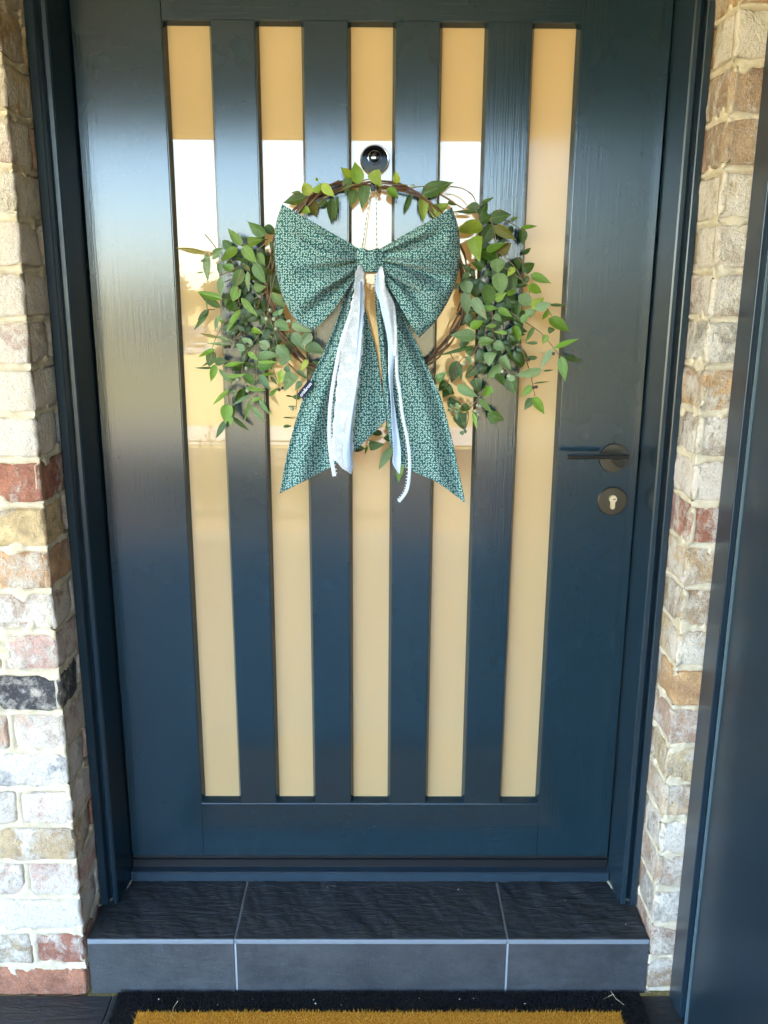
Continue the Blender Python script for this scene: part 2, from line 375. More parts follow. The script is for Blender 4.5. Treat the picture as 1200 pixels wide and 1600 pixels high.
# porch slab and floor tiles
CREAM = simple('cream_soffit_paint', (.70, .64, .52), .8, scale=3, var=.04)
BROWNW = simple('cream_beam_paint', (.66, .56, .40), .7, scale=5, var=.05)
FLOOR = mesh('porch_floor', [(-4.2, YF-.003, ZF-.008), (.75, YF-.003, ZF-.008), (.75, PEDGE, ZF-.008), (-4.2, PEDGE, ZF-.008),
        (-4.2, YF-.003, ZF-.2), (.75, YF-.003, ZF-.2), (.75, PEDGE, ZF-.2), (-4.2, PEDGE, ZF-.2)],
        [(0, 1, 2, 3), (4, 5, 6, 7), (0, 1, 5, 4), (1, 2, 6, 5), (2, 3, 7, 6), (3, 0, 4, 7)], GROUT, label='dark slate tiled porch floor with pale grout', kind='structure')
tile_me = None
for i in range(-6, 3):
    for j in range(6):
        x0, y1 = -.596+i*.6, YF-.006-j*.6
        x1, y0 = min(x0+.597, .735), max(y1-.597, PEDGE+.004)
        if x0 > .7 or x0 < -4.2: continue
        if abs(x1-x0-.597) < 1e-6 and abs(y1-y0-.597) < 1e-6:
            if tile_me is None:
                t = box('tile', (0, -.597, -.007), (.597, 0, 0), SLATE, FLOOR, .0015); tile_me = t.data
            else:
                t = bpy.data.objects.new('tile', tile_me); link(t, FLOOR)
            t.location = (x0, y1, ZF)
        else:
            box('tile', (x0, y0, ZF-.007), (x1, y1, ZF), SLATE, FLOOR, .0015)
# ceiling, beam, roof, house body: they shade the porch, the eave lengthened to keep sun off its floor
zb = 2.20
box('porch_ceiling', (-4.4, -3.35, 2.46), (.80, -.10, 2.50), CREAM, label='cream porch ceiling above the entry', kind='structure')
box('porch_beam', (-4.4, -3.55, zb), (.95, -3.35, 2.56), BROWNW, label='cream beam along the porch edge', cat='beam')
ROOFM = simple('grey_roof_sheet', (.12, .12, .13), .5)
RF = box('porch_roof', (-9, -4.25, 2.57), (9, .35, 2.75), ROOFM, label='grey roof over porch and house', kind='structure')
for a, b in (((-9, .3502, 2.57), (-.45, 9, 2.75)), ((.75, .3502, 2.57), (9, 9, 2.75)), ((-.4498, 1.7, 2.57), (.7498, 9, 2.75))): box('roof_sheet', a, b, ROOFM, RF)
# the hall behind the glass, lit through a roof opening added to make the panes glow
HALL = simple('warm_white_plaster', (.72, .60, .42), .9, scale=3, var=.04); OAK = simple('oak_floor', (.42, .25, .11), .5, scale=9, var=.25)
hl = box('hall_floor', (-.9, .05, -.07), (.95, 5, -.01), OAK, label='oak hall floor behind the front door', kind='structure')
for nm, a, b in (('hall_wall', (-.95, .062, -.07), (-.9, 5, 2.57)), ('hall_wall', (.95, .062, -.07), (1.0, 5, 2.57)), ('hall_wall', (-.95, 5, -.07), (1.0, 5.05, 2.57))): box(nm, a, b, HALL, label='warm white hall wall behind the front door', kind='structure')
# ------------------------------------------------------------------ brick walls beside the door
def cube_sphere_brick(seed, L=.230, D=.110, H=.076):
    rnd = random.Random(seed)
    bm = bmesh.new(); bmesh.ops.create_cube(bm, size=1)
    for v in bm.verts: v.co = Vector((v.co.x*L, v.co.y*D, v.co.z*H))
    bmesh.ops.bevel(bm, geom=bm.edges[:], offset=.006, segments=2, profile=.6, affect='EDGES')
    lng = [e for e in bm.edges if e.calc_length() > .15]
    bmesh.ops.subdivide_edges(bm, edges=lng, cuts=9, use_grid_fill=True)
    md = [e for e in bm.edges if .055 < e.calc_length() <= .15]
    bmesh.ops.subdivide_edges(bm, edges=md, cuts=4, use_grid_fill=True)
    off = Vector((seed*7.3, seed*3.1, seed*1.7))
    for v in bm.verts:
        p = v.co
        corner = sum(abs(p[i]) > (L, D, H)[i]/2-.008 for i in range(3))
        n = Vector((noise.noise(p*38+off), noise.noise(p*38+off+Vector((9, 0, 0))), noise.noise(p*38+off+Vector((0, 9, 0)))))
        n2 = Vector((noise.noise(p*110+off), noise.noise(p*110+off*2), noise.noise(p*110-off)))
        v.co = p + n*(.0022+.0014*corner) + n2*.0012 - (p.normalized()*.0015*max(0, corner-1))
    m = bpy.data.meshes.new('brick'); bm.to_mesh(m); bm.free()
    m.polygons.foreach_set('use_smooth', [True]*len(m.polygons)); m.materials.append(BRICK)
    return m
BR = [cube_sphere_brick(k) for k in range(1, 8)]
JOINT, BH = .0118, .0794
cw, pk, rd, ch, tn, gy, yl, br, og, bl = (.70, .61, .48), (.68, .45, .36), (.42, .18, .115), (.075, .077, .09), (.60, .46, .29), (.46, .41, .36), (.70, .53, .29), (.46, .33, .23), (.60, .38, .21), (.40, .41, .46)
LEFT = [(rd, .28), (rd, .46), (gy, .70), (pk, .52), (tn, .50), (pk, .62), (bl, .56), (pk, .60), (ch, .44), (pk, .54), (pk, .58), (og, .42), (yl, .40), (rd, .44), (cw, .78), (cw, .82), (pk, .56), (pk, .66), (pk, .64), (cw, .64), (pk, .60), (yl, .58), (yl, .50), (tn, .52), (yl, .50), (pk, .5), (tn, .5), (og, .5), (cw, .6), (tn, .5), (pk, .5)]  # upper courses lightened and yellowed, warm bounced light put into their colour
RIGHT = [(br, .48), (br, .46), (gy, .52), (br, .48), (gy, .58), (tn, .52), (tn, .46), (br, .50), (og, .44), (tn, .50), (br, .50), (yl, .50), (rd, .50), (pk, .62), (br, .54), (og, .48), (gy, .60), (br, .54), (cw, .60), (tn, .56), (br, .48), (br, .50), (cw, .58), (og, .48), (yl, .42), (pk, .5), (tn, .5), (og, .5), (cw, .6), (tn, .5), (pk, .5)]
TOPZ = 2.10
def brick_wall(name, sgn, xc, xfar, cols, label, zj, PITCH_Z):
    """sgn -1: wall runs to -x from its corner at xc; +1: to +x.  Front face y=YF, reveal runs back to y=-.09"""
    root = empty(name, (xc, YF, ZF), label=label, cat='wall')
    Z0 = zj+JOINT/2
    def course_z(k): return Z0+k*PITCH_Z
    rnd = random.Random(5+sgn)
    nc = int((TOPZ-Z0)/PITCH_Z)
    joints = []
    def put(k, x0, x1, y0, y1, col, wash):
        """a whole brick whose visible faces run from x0 to x1 and y0 to y1"""
        o = bpy.data.objects.new('brick', BR[rnd.randrange(len(BR))]); link(o, root)
        o.matrix_parent_inverse = Matrix.Translation(root.location).inverted()
        lx, ly = abs(x1-x0), abs(y1-y0)
        flip = rnd.choice((0, math.pi))
        along = lx >= ly
        o.rotation_euler = (rnd.uniform(-.008, .008)+(math.pi if rnd.random() < .5 else 0), rnd.uniform(-.008, .008), (flip if along else flip+math.pi/2)+rnd.uniform(-.012, .012))
        o.scale = (lx/.230, ly/.110, BH/.076) if along else (ly/.230, lx/.110, BH/.076)
        o.location = ((x0+x1)/2, (y0+y1)/2+rnd.uniform(-.0015, .0015), course_z(k)+BH/2+rnd.uniform(-.0015, .0015))
        j = rnd.uniform(.9, 1.1)
        o.color = (min(1, col[0]*j), min(1, col[1]*j*rnd.uniform(.95, 1.05)), min(1, col[2]*j*rnd.uniform(.92, 1.06)), max(.05, min(.95, wash+rnd.uniform(-.03, .03))))
    allc = [cw, pk, pk, rd, tn, gy, yl, br, og, bl, tn, cw]
    for k in range(nc):
        col, wash = cols[k]
        odd = k % 2
        fl = .110 if odd else .230          # width of the corner brick on the front
        put(k, xc, xc+sgn*fl, YF, YF+(.230 if odd else .110), col, wash)
        if not odd: put(k, xc, xc+sgn*.110, YF+.110+.011, YF+.110+.011+.230, rnd.choice(allc), rnd.uniform(.35, .6))
        x = xc+sgn*(fl+.011); joints.append((k, xc+sgn*(fl+.0055)))
        while abs(x-xc) < abs(xfar-xc):
            l = .230
            cc, ww = (pk, .58) if (k == 3 or k == 5) and x > -.9 else ((tn, .5) if k == 1 else (rnd.choice(allc), rnd.uniform(.35, .7)))
            put(k, x, x+sgn*l, YF, YF+.110, cc, ww)
            x += sgn*(l+.011); joints.append((k, x-sgn*.0055))
    # mortar: one displaced sheet round the corner, raised in the joints, smeared over brick edges here and there
    du = .0042
    xfar_m = xfar+sgn*.05
    U = list(np.arange(0, .135, du))                          # along the reveal, from its back (y=-.083) to the corner
    nrev = len(U); Wf = list(np.arange(0, abs(xfar_m-xc), du if abs(xfar_m-xc) < .4 else .0055))
    zz = list(np.arange(ZF, TOPZ+.04, du))
    jd = {}
    for k, x in joints: jd.setdefault(k, []).append(x)
    def h(sx, sy, z, front):
        k = int(math.floor((z-Z0+JOINT/2)/PITCH_Z)); f = (z-Z0+JOINT/2)-k*PITCH_Z-JOINT/2  # f: height over the bed of course k
        wob = .0022*noise.noise((sx*45, sy*45, z*45+sgn*9))
        dz = max(-f, 0, f-BH)                                # >0 inside the bed joint
        inj = -min(abs(f), abs(f-BH)) if 0 < f < BH else dz
        if front:
            for x in jd.get(k, ()):
                q = .0055-abs(sx-x)
                if q > inj: inj = q
        inj += wob
        n1 = noise.noise((sx*26+sgn*3, sy*26, z*26)); n2 = noise.noise((sx*95, sy*95, z*95+sgn*4))
        smear = max(0, n1+.25*n2-.12)*.030                     # how far mortar climbs over the brick arris
        e = inj+smear
        prof = -.0115+.0115*min(1, max(0, (e+.004)/.0065))
        return prof + (.0013*n2 + .001*n1 - .0006)
    V, F = [], []
    npr = nrev+len(Wf)
    for z in zz:
        for u in U:
            y = YF+.135-u
            V.append((xc-sgn*h(xc, y, z, False)*1.0, y, z))
        for t_ in Wf:
            x = xc+sgn*t_
            V.append((x, YF-h(x, YF, z, True), z))
    for j in range(len(zz)-1):
        for i in range(npr-1):
            a = j*npr+i; F.append((a, a+1, a+npr+1, a+npr))
    mesh('mortar', V, F, MORTAR, root, True)
    core = box('wall_core', (xc+sgn*.012, YF+.012, ZF), (xfar_m, .05, TOPZ+.4), MORTAR, root)
    return root
brick_wall('brick_wall', -1, -.6555, -1.25, LEFT, 'limewashed brick wall at the left of the front door', -.2289, .0915)
brick_wall('brick_wall', 1, .6475, .80, RIGHT, 'narrow limewashed brick pier between door frame and navy side panel', -.2043, .0904)
HOUSE = simple('house_brickwork', (.45, .34, .25), .9, scale=20, var=.3, bump=.004)
box('house_wall', (-9, YF+.004, -.5), (-1.30, .06, 2.56), HOUSE, label='plain brick house wall far left of the porch', cat='wall')
box('house_wall', (-1.2995, YF+.016, 2.0995), (.7995, .058, 2.558), HOUSE, label='brick lintel wall above the front door', cat='wall')
box('house_wall', (.80, -.05, -.5), (9, .06, 2.56), HOUSE, label='plain brick house wall behind the navy side panel', cat='wall')

# navy side panel wall, at right angles to the door
sp = empty('side_panel', (.705, YF-.01, ZF), label='tall navy panel standing at right angles to the door beside the brick pier', cat='panel')
XP = .7015
box('frame_stile', (XP, -.292, ZF+.001), (XP+.06, -.222, 2.455), PANEL, sp, .002)
box('inner_strip', (XP+.010, -.306, ZF+.001), (XP+.06, -.2925, 2.455), FRAME, sp, .001)
box('bead', (XP+.0075, -.3085, ZF+.001), (XP+.05, -.3065, 2.455), simple('light_sealant_bead', (.085, .12, .13), .4), sp, .0006)
PY = -.309
while PY > -3.3:
    box('panel_board', (XP+.0125, max(PY-.995, -3.34), ZF+.001), (XP+.06, PY, 2.455), PANEL, sp, .0012); PY -= 1.0

# ------------------------------------------------------------------ step
st = empty('door_step', (0, YF, ZF), label='dark slate door step with pale joints in front of the door', cat='step')
XL, XR = -.6475, .6455
box('core', (XL+.004, YF+.003, ZF), (XR-.004, .04, ZS-.0135), GROUT, st)
box('bedding', (XL+.004, YF+.006, ZS-.0135), (XR-.004, .03, ZS-.0048), GROUT, st)
jx = [XL, -.3095, .3185, XR]
for i in range(3):
    a, b = jx[i]+(.0024 if i else 0), jx[i+1]-(.0024 if i < 2 else 0)
    # cleft top: grid with low relief
    nx, ny = int((b-a)/.006), 34; V, F = [], []
    y0, y1 = YF+.0015, -.012
    for j in range(ny+1):
        for q in range(nx+1):
            x, y = a+(b-a)*q/nx, y0+(y1-y0)*j/ny
            d = (x*.47-y*.88, x*.88+y*.47)
            hgt = .0016*noise.noise((d[0]*12, d[1]*60, i*5.)) + .0010*noise.noise((d[0]*45, d[1]*150, i*3.))
            r_ = noise.noise((d[0]*5, d[1]*22, 7.7+i)); hgt += .0022 if r_ > .12 else (.0011 if r_ > -.15 else 0)
            if q in (0, nx) or j == 0: hgt *= .2
            V.append((x, y, ZS+hgt-.0022))
    F = [(j*(nx+1)+q, j*(nx+1)+q+1, (j+1)*(nx+1)+q+1, (j+1)*(nx+1)+q) for j in range(ny) for q in range(nx)]
    nb = len(V)
    for j, q in ((0, 0), (0, nx), (ny, nx), (ny, 0)):
        v = V[j*(nx+1)+q]; V.append((v[0], v[1], ZS-.010))
    F += [(0, nb, nb+1, nx)[::-1]] if False else []
    mesh('tread_tile', V, F, SLATE, st, True)
    box('riser_tile', (a, YF, ZF+.001), (b, YF+.0028, ZS-.0125), RISER, st, .0008)
    box('nosing_strip', (a, YF-.0012, ZS-.0118), (b, YF+.004, ZS-.0004), NOSE, st, .0012)

# ------------------------------------------------------------------ door frame
fr = empty('door_frame', (0, -.1, ZS), label='navy stepped timber door frame set between the brick walls', cat='door frame')
def jamb(sg):
    P = [(.6000, .05), (.6015, 0), (.6095, -.0965), (.6125, -.0995), (.6205, -.0995), (.6225, -.0975), (.6225, -.082), (.6325, -.080), (.6325, -.1015), (.6345, -.1035), (.6495, -.1035), (.6525, -.1005), (.6545, .05)]
    if sg > 0: P = [(x-(.004 if x > .64 else 0), y) for x, y in P]
    prism('jamb', [(sg*x, y) for x, y in P], 'z', ZS+.0015, 2.10, FRAME, fr)
jamb(-1); jamb(1)
box('head', (-.640, -.099, 2.047), (.640, .05, 2.098), FRAME, fr, .002)
prism('sill', [(.045, -.063), (.045, -.0385), (.012, -.0365), (-.009, -.0395), (-.0125, -.0425), (-.014, -.063)], 'x', -.601, .601, ALU, fr)
prism('sill_lip', [(.03, -.0365), (.03, -.0105), (.001, -.0085), (-.0015, -.0095), (-.0015, -.0118), (.0105, -.0135), (.0105, -.0365)], 'x', -.600, .600, LIP, fr)
box('rubber_seal', (-.599, .006, -.0362), (.599, .0102, -.0138), RUBBER, fr)
box('rubber_seal', (-.599, .004, -.0083), (.599, .03, -.0006), RUBBER, fr)
# lumps of mortar where the jambs meet the tiles
for sg in (-1, 1):
    bm = bmesh.new()
    for k in range(16):
        t = k/15; P = Vector((sg*(.603+.05*t**2), -.01-.092*t, ZS+.001))
        bmesh.ops.create_icosphere(bm, subdivisions=1, radius=.0035+.002*random.random(), matrix=Matrix.Translation(P) @ Matrix.Diagonal((1.2, 1.5, .5, 1)))
    from_bm('mortar_smear', bm, simple('dusty_mortar', (.30, .27, .20), .95), fr, True)

# ------------------------------------------------------------------ door
dr = empty('front_door', (0, 0, 0), label='navy painted front door with five tall amber glass strips', cat='door')
PW, OW, ZT, ZBm = .1844, .0993, 1.9025, .1482
cx = [(i-2)*PW for i in range(5)]
xo0, xo1 = cx[0]-OW/2, cx[4]+OW/2
box('stile', (-.5975, 0, .001), (xo0, .04, 2.04), PAINT_V, dr, .0009)
box('stile', (xo1, 0, .001), (.5975, .04, 2.04), PAINT_V, dr, .0009)
box('rail', (xo0+.0004, .0003, .001), (xo1-.0004, .04, ZBm), PAINT_H, dr, .0009)
box('rail', (xo0+.0004, .0003, ZT), (xo1-.0004, .04, 2.04), PAINT_H, dr, .0009)
for i in range(4):
    box('mullion', (cx[i]+OW/2, .0002, ZBm+.0004), (cx[i+1]-OW/2, .04, ZT-.0004), PAINT_V, dr, .0009)
GY = .019
for i in range(5):
    a, b, z0, z1 = cx[i]-OW/2, cx[i]+OW/2, ZBm, ZT
    rings = [(0, .0030), (.0016, .0030), (.0022, .0046), (.0070, .0165), (.0078, GY+.001)]
    V, F = [], []
    for ins, y in rings:
        V += [(a+ins, y, z0+ins*1.25), (b-ins, y, z0+ins*1.25), (b-ins, y, z1-ins), (a+ins, y, z1-ins)]
    for r_ in range(len(rings)-1):
        for q in range(4):
            F.append((r_*4+q, r_*4+(q+1) % 4, (r_+1)*4+(q+1) % 4, (r_+1)*4+q))
    mesh('glazing_bead', V, F, PAINT_V, dr)
    box('pane', (a+.003, GY, z0+.003), (b-.003, GY+.006, z1-.003), GLASS, dr)
# lever handle
hx, hz = .541, 1.022
hd = lathe('lever_handle', [(.0325, 0), (.0328, .001), (.0328, .0055), (.0315, .0072), (0.001, .0075)], (hx, 0, hz), BRONZE, dr)
lathe('neck', [(.0105, .006), (.0100, .040), (.0102, .048)], (hx+.006, 0, hz-.004), DARKMETAL, hd, 24)
bm = bmesh.new(); a = at(884, 712, -.052); b = at(981, 713, -.052)
bm_box(bm, (a.x, -.066, b.z-.005), (b.x, -.040, b.z+.0035), .0016, 2)
for v in bm.verts:
    t = (v.co.x-a.x)/(b.x-a.x)
    if t > .78: v.co.y += (t-.78)*.03; 
    if t < .1 and v.co.y > -.05: v.co.x += .003
from_bm('lever', bm, DARKMETAL, hd)
# key cylinder
kx, kz = .545, .923
ke = lathe('key_escutcheon', [(.0325, 0), (.0328, .001), (.0328, .005), (.0312, .0068), (0.001, .007)], (kx, 0, kz), BRONZE, dr)
poly = []
for k in range(25):
    t = R(-58+(360-64)*k/24*1.0); poly.append((kx+.0085*math.cos(t), kz+.006+.0085*math.sin(t)))
poly = [p for p in poly if p[1] > kz+.0005]
poly += [(kx-.0050, kz-.001), (kx-.0050, kz-.0135), (kx-.003, kz-.0165), (kx, kz-.0175), (kx+.003, kz-.0165), (kx+.0050, kz-.0135), (kx+.0050, kz-.001)]
poly = sorted(poly, key=lambda p: math.atan2(p[1]-(kz+.001), p[0]-kx))
prism('key_cylinder', poly, 'y', -.0125, -.0068, BRASSKEY, ke)
box('key_slot', (kx-.0005, -.0132, kz+.0055), (kx+.0055, -.012, kz+.0073), BLACK, ke)
# door viewer on the middle pane
vc = at(585.5, 250, GY-.008)
vw = lathe('door_viewer', [(.0300, 0), (.0308, .004), (.0302, .010), (.0288, .0118), (.0276, .0112)], (vc.x, GY, vc.z), CHROME, dr)
lathe('viewer_face', [(.0276, .009), (.0276, .0114), (.0130, .0122), (.001, .0122)], (vc.x, GY, vc.z), BLACK, vw)
lathe('lens_ring', [(.0140, .0115), (.0139, .0136), (.0131, .0140), (.0126, .0120)], (vc.x, GY, vc.z+.004), CHROME, vw)
lathe('lens', [(.0098, .0120), (.0096, .0150), (.0082, .0178), (.0055, .0196), (.0025, .0204), (.0005, .0205)], (vc.x, GY, vc.z+.004), LENS, vw)
# hook under the viewer
h0 = at(583, 268, 0); h1 = at(583, 297, -.03)
bm = bmesh.new()
bm_box(bm, (h1.x-.0045, GY-.0035, h1.z-.004), (h1.x+.0045, GY-.0005, h0.z), .0008)
bm_box(bm, (h1.x-.0045, -.050, h1.z-.004), (h1.x+.0045, GY-.0036, h1.z+.0005), .0008)
bm_box(bm, (h1.x-.0045, -.0535, h1.z-.004), (h1.x+.0045, -.0502, h1.z+.016), .0008)
from_bm('hook', bm, BLACK, dr)

# ------------------------------------------------------------------ wreath
wr = empty('eucalyptus_wreath', at(577, 447, -.03), label='wire and twig wreath of green eucalyptus leaves hanging on the door', cat='wreath')
hc = at(573, 447, -.032); HR = .2055
for k in range(7):
    rnd = random.Random(40+k); P = []; ph = rnd.uniform(0, 6.28); fq = rnd.choice((5, 6, 7, 8))
    a0 = rnd.uniform(0, 6.28); ext = rnd.uniform(4.6, 6.2)
    for q in range(70):
        a = a0+ext*q/69
        rr = HR+.0075*math.sin(fq*a+ph)+.004*noise.noise((math.cos(a)*3, math.sin(a)*3, k))
        P.append(hc+Vector((rr*math.cos(a), .0075*math.cos(fq*a+ph)+.003*noise.noise((a*2, k, 0)), rr*math.sin(a))))
    tube('twig', P, [.0014+.0010*math.sin(math.pi*q/69) for q in range(70)], TWIG, wr)

# leaf shapes, unit length along +y from base to tip, unit width across x
def leaf_mesh(kind, seed):
    rnd = random.Random(seed); n, m = 9, 4; V, F = [], []
    bend = rnd.uniform(-.10, .10); cur = rnd.uniform(.08, .34); fold = rnd.uniform(.05, .20)
    for i in range(n+1):
        t = i/n
        if kind == 'lance': wd = (math.sin(math.pi*t**.75)**.9)*(1-.15*t)
        elif kind == 'ovate': wd = math.sin(math.pi*t**.66)**(.65+.6*t)
        elif kind == 'heart': wd = max(0, (1-t**1.9))*min(1, (t*9+.18))**.5
        else: wd = math.sin(math.pi*min(1, t*.98+.012)**.74)**(.5+.5*t)
        wd = max(wd, .03 if t < .5 else .004)*.5
        if t == 0: wd = max(.03, wd*.6)
        for j in range(-m//2, m//2+1):
            s_ = j/(m/2)
            z = fold*abs(s_)*wd*1.4 - cur*(t-.35)**2*1.2 + .012*math.sin(9*t+seed)*s_
            V.append((wd*s_+bend*math.sin(math.pi*t)*.5, t, z))
    w_ = m+1
    F = [(i*w_+j, i*w_+j+1, (i+1)*w_+j+1, (i+1)*w_+j) for i in range(n) for j in range(m)]
    me = bpy.data.meshes.new('leaf'); me.from_pydata(V, [], F); me.update()
    me.polygons.foreach_set('use_smooth', [True]*len(me.polygons)); me.materials.append(LEAF); return me
LM = {k: [leaf_mesh(k, 10*i+q) for q in range(4)] for i, k in enumerate(('lance', 'ovate', 'heart', 'round'))}
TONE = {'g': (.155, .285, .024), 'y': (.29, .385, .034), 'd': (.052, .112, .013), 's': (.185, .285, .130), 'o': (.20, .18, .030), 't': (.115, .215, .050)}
leafrnd = random.Random(3)
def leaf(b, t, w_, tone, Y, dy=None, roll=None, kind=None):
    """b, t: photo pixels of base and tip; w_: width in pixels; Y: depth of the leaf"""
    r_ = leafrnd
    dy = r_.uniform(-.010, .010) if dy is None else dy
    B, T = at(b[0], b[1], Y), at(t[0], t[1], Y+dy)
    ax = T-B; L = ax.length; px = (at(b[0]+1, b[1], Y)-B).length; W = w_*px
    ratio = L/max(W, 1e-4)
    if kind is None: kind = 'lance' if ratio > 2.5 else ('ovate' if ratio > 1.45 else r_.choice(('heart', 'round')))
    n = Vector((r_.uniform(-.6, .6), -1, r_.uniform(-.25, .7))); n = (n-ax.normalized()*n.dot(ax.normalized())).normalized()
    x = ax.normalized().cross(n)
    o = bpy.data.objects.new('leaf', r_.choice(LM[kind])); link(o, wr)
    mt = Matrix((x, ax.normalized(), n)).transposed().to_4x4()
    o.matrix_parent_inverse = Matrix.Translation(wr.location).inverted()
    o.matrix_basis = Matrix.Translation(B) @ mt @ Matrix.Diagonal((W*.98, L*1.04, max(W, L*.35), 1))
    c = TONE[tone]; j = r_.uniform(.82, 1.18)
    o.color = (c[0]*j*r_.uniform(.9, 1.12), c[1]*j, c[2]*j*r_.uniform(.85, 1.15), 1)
ZOOM = {'T': (435, 240, 4.0), 'R': (690, 300, 5.4545), 'Q': (680, 480, 5.2174), 'L': (275, 330, 7.0588), 'K': (300, 480, 5.7143), 'B': (500, 540, 6.1538)}
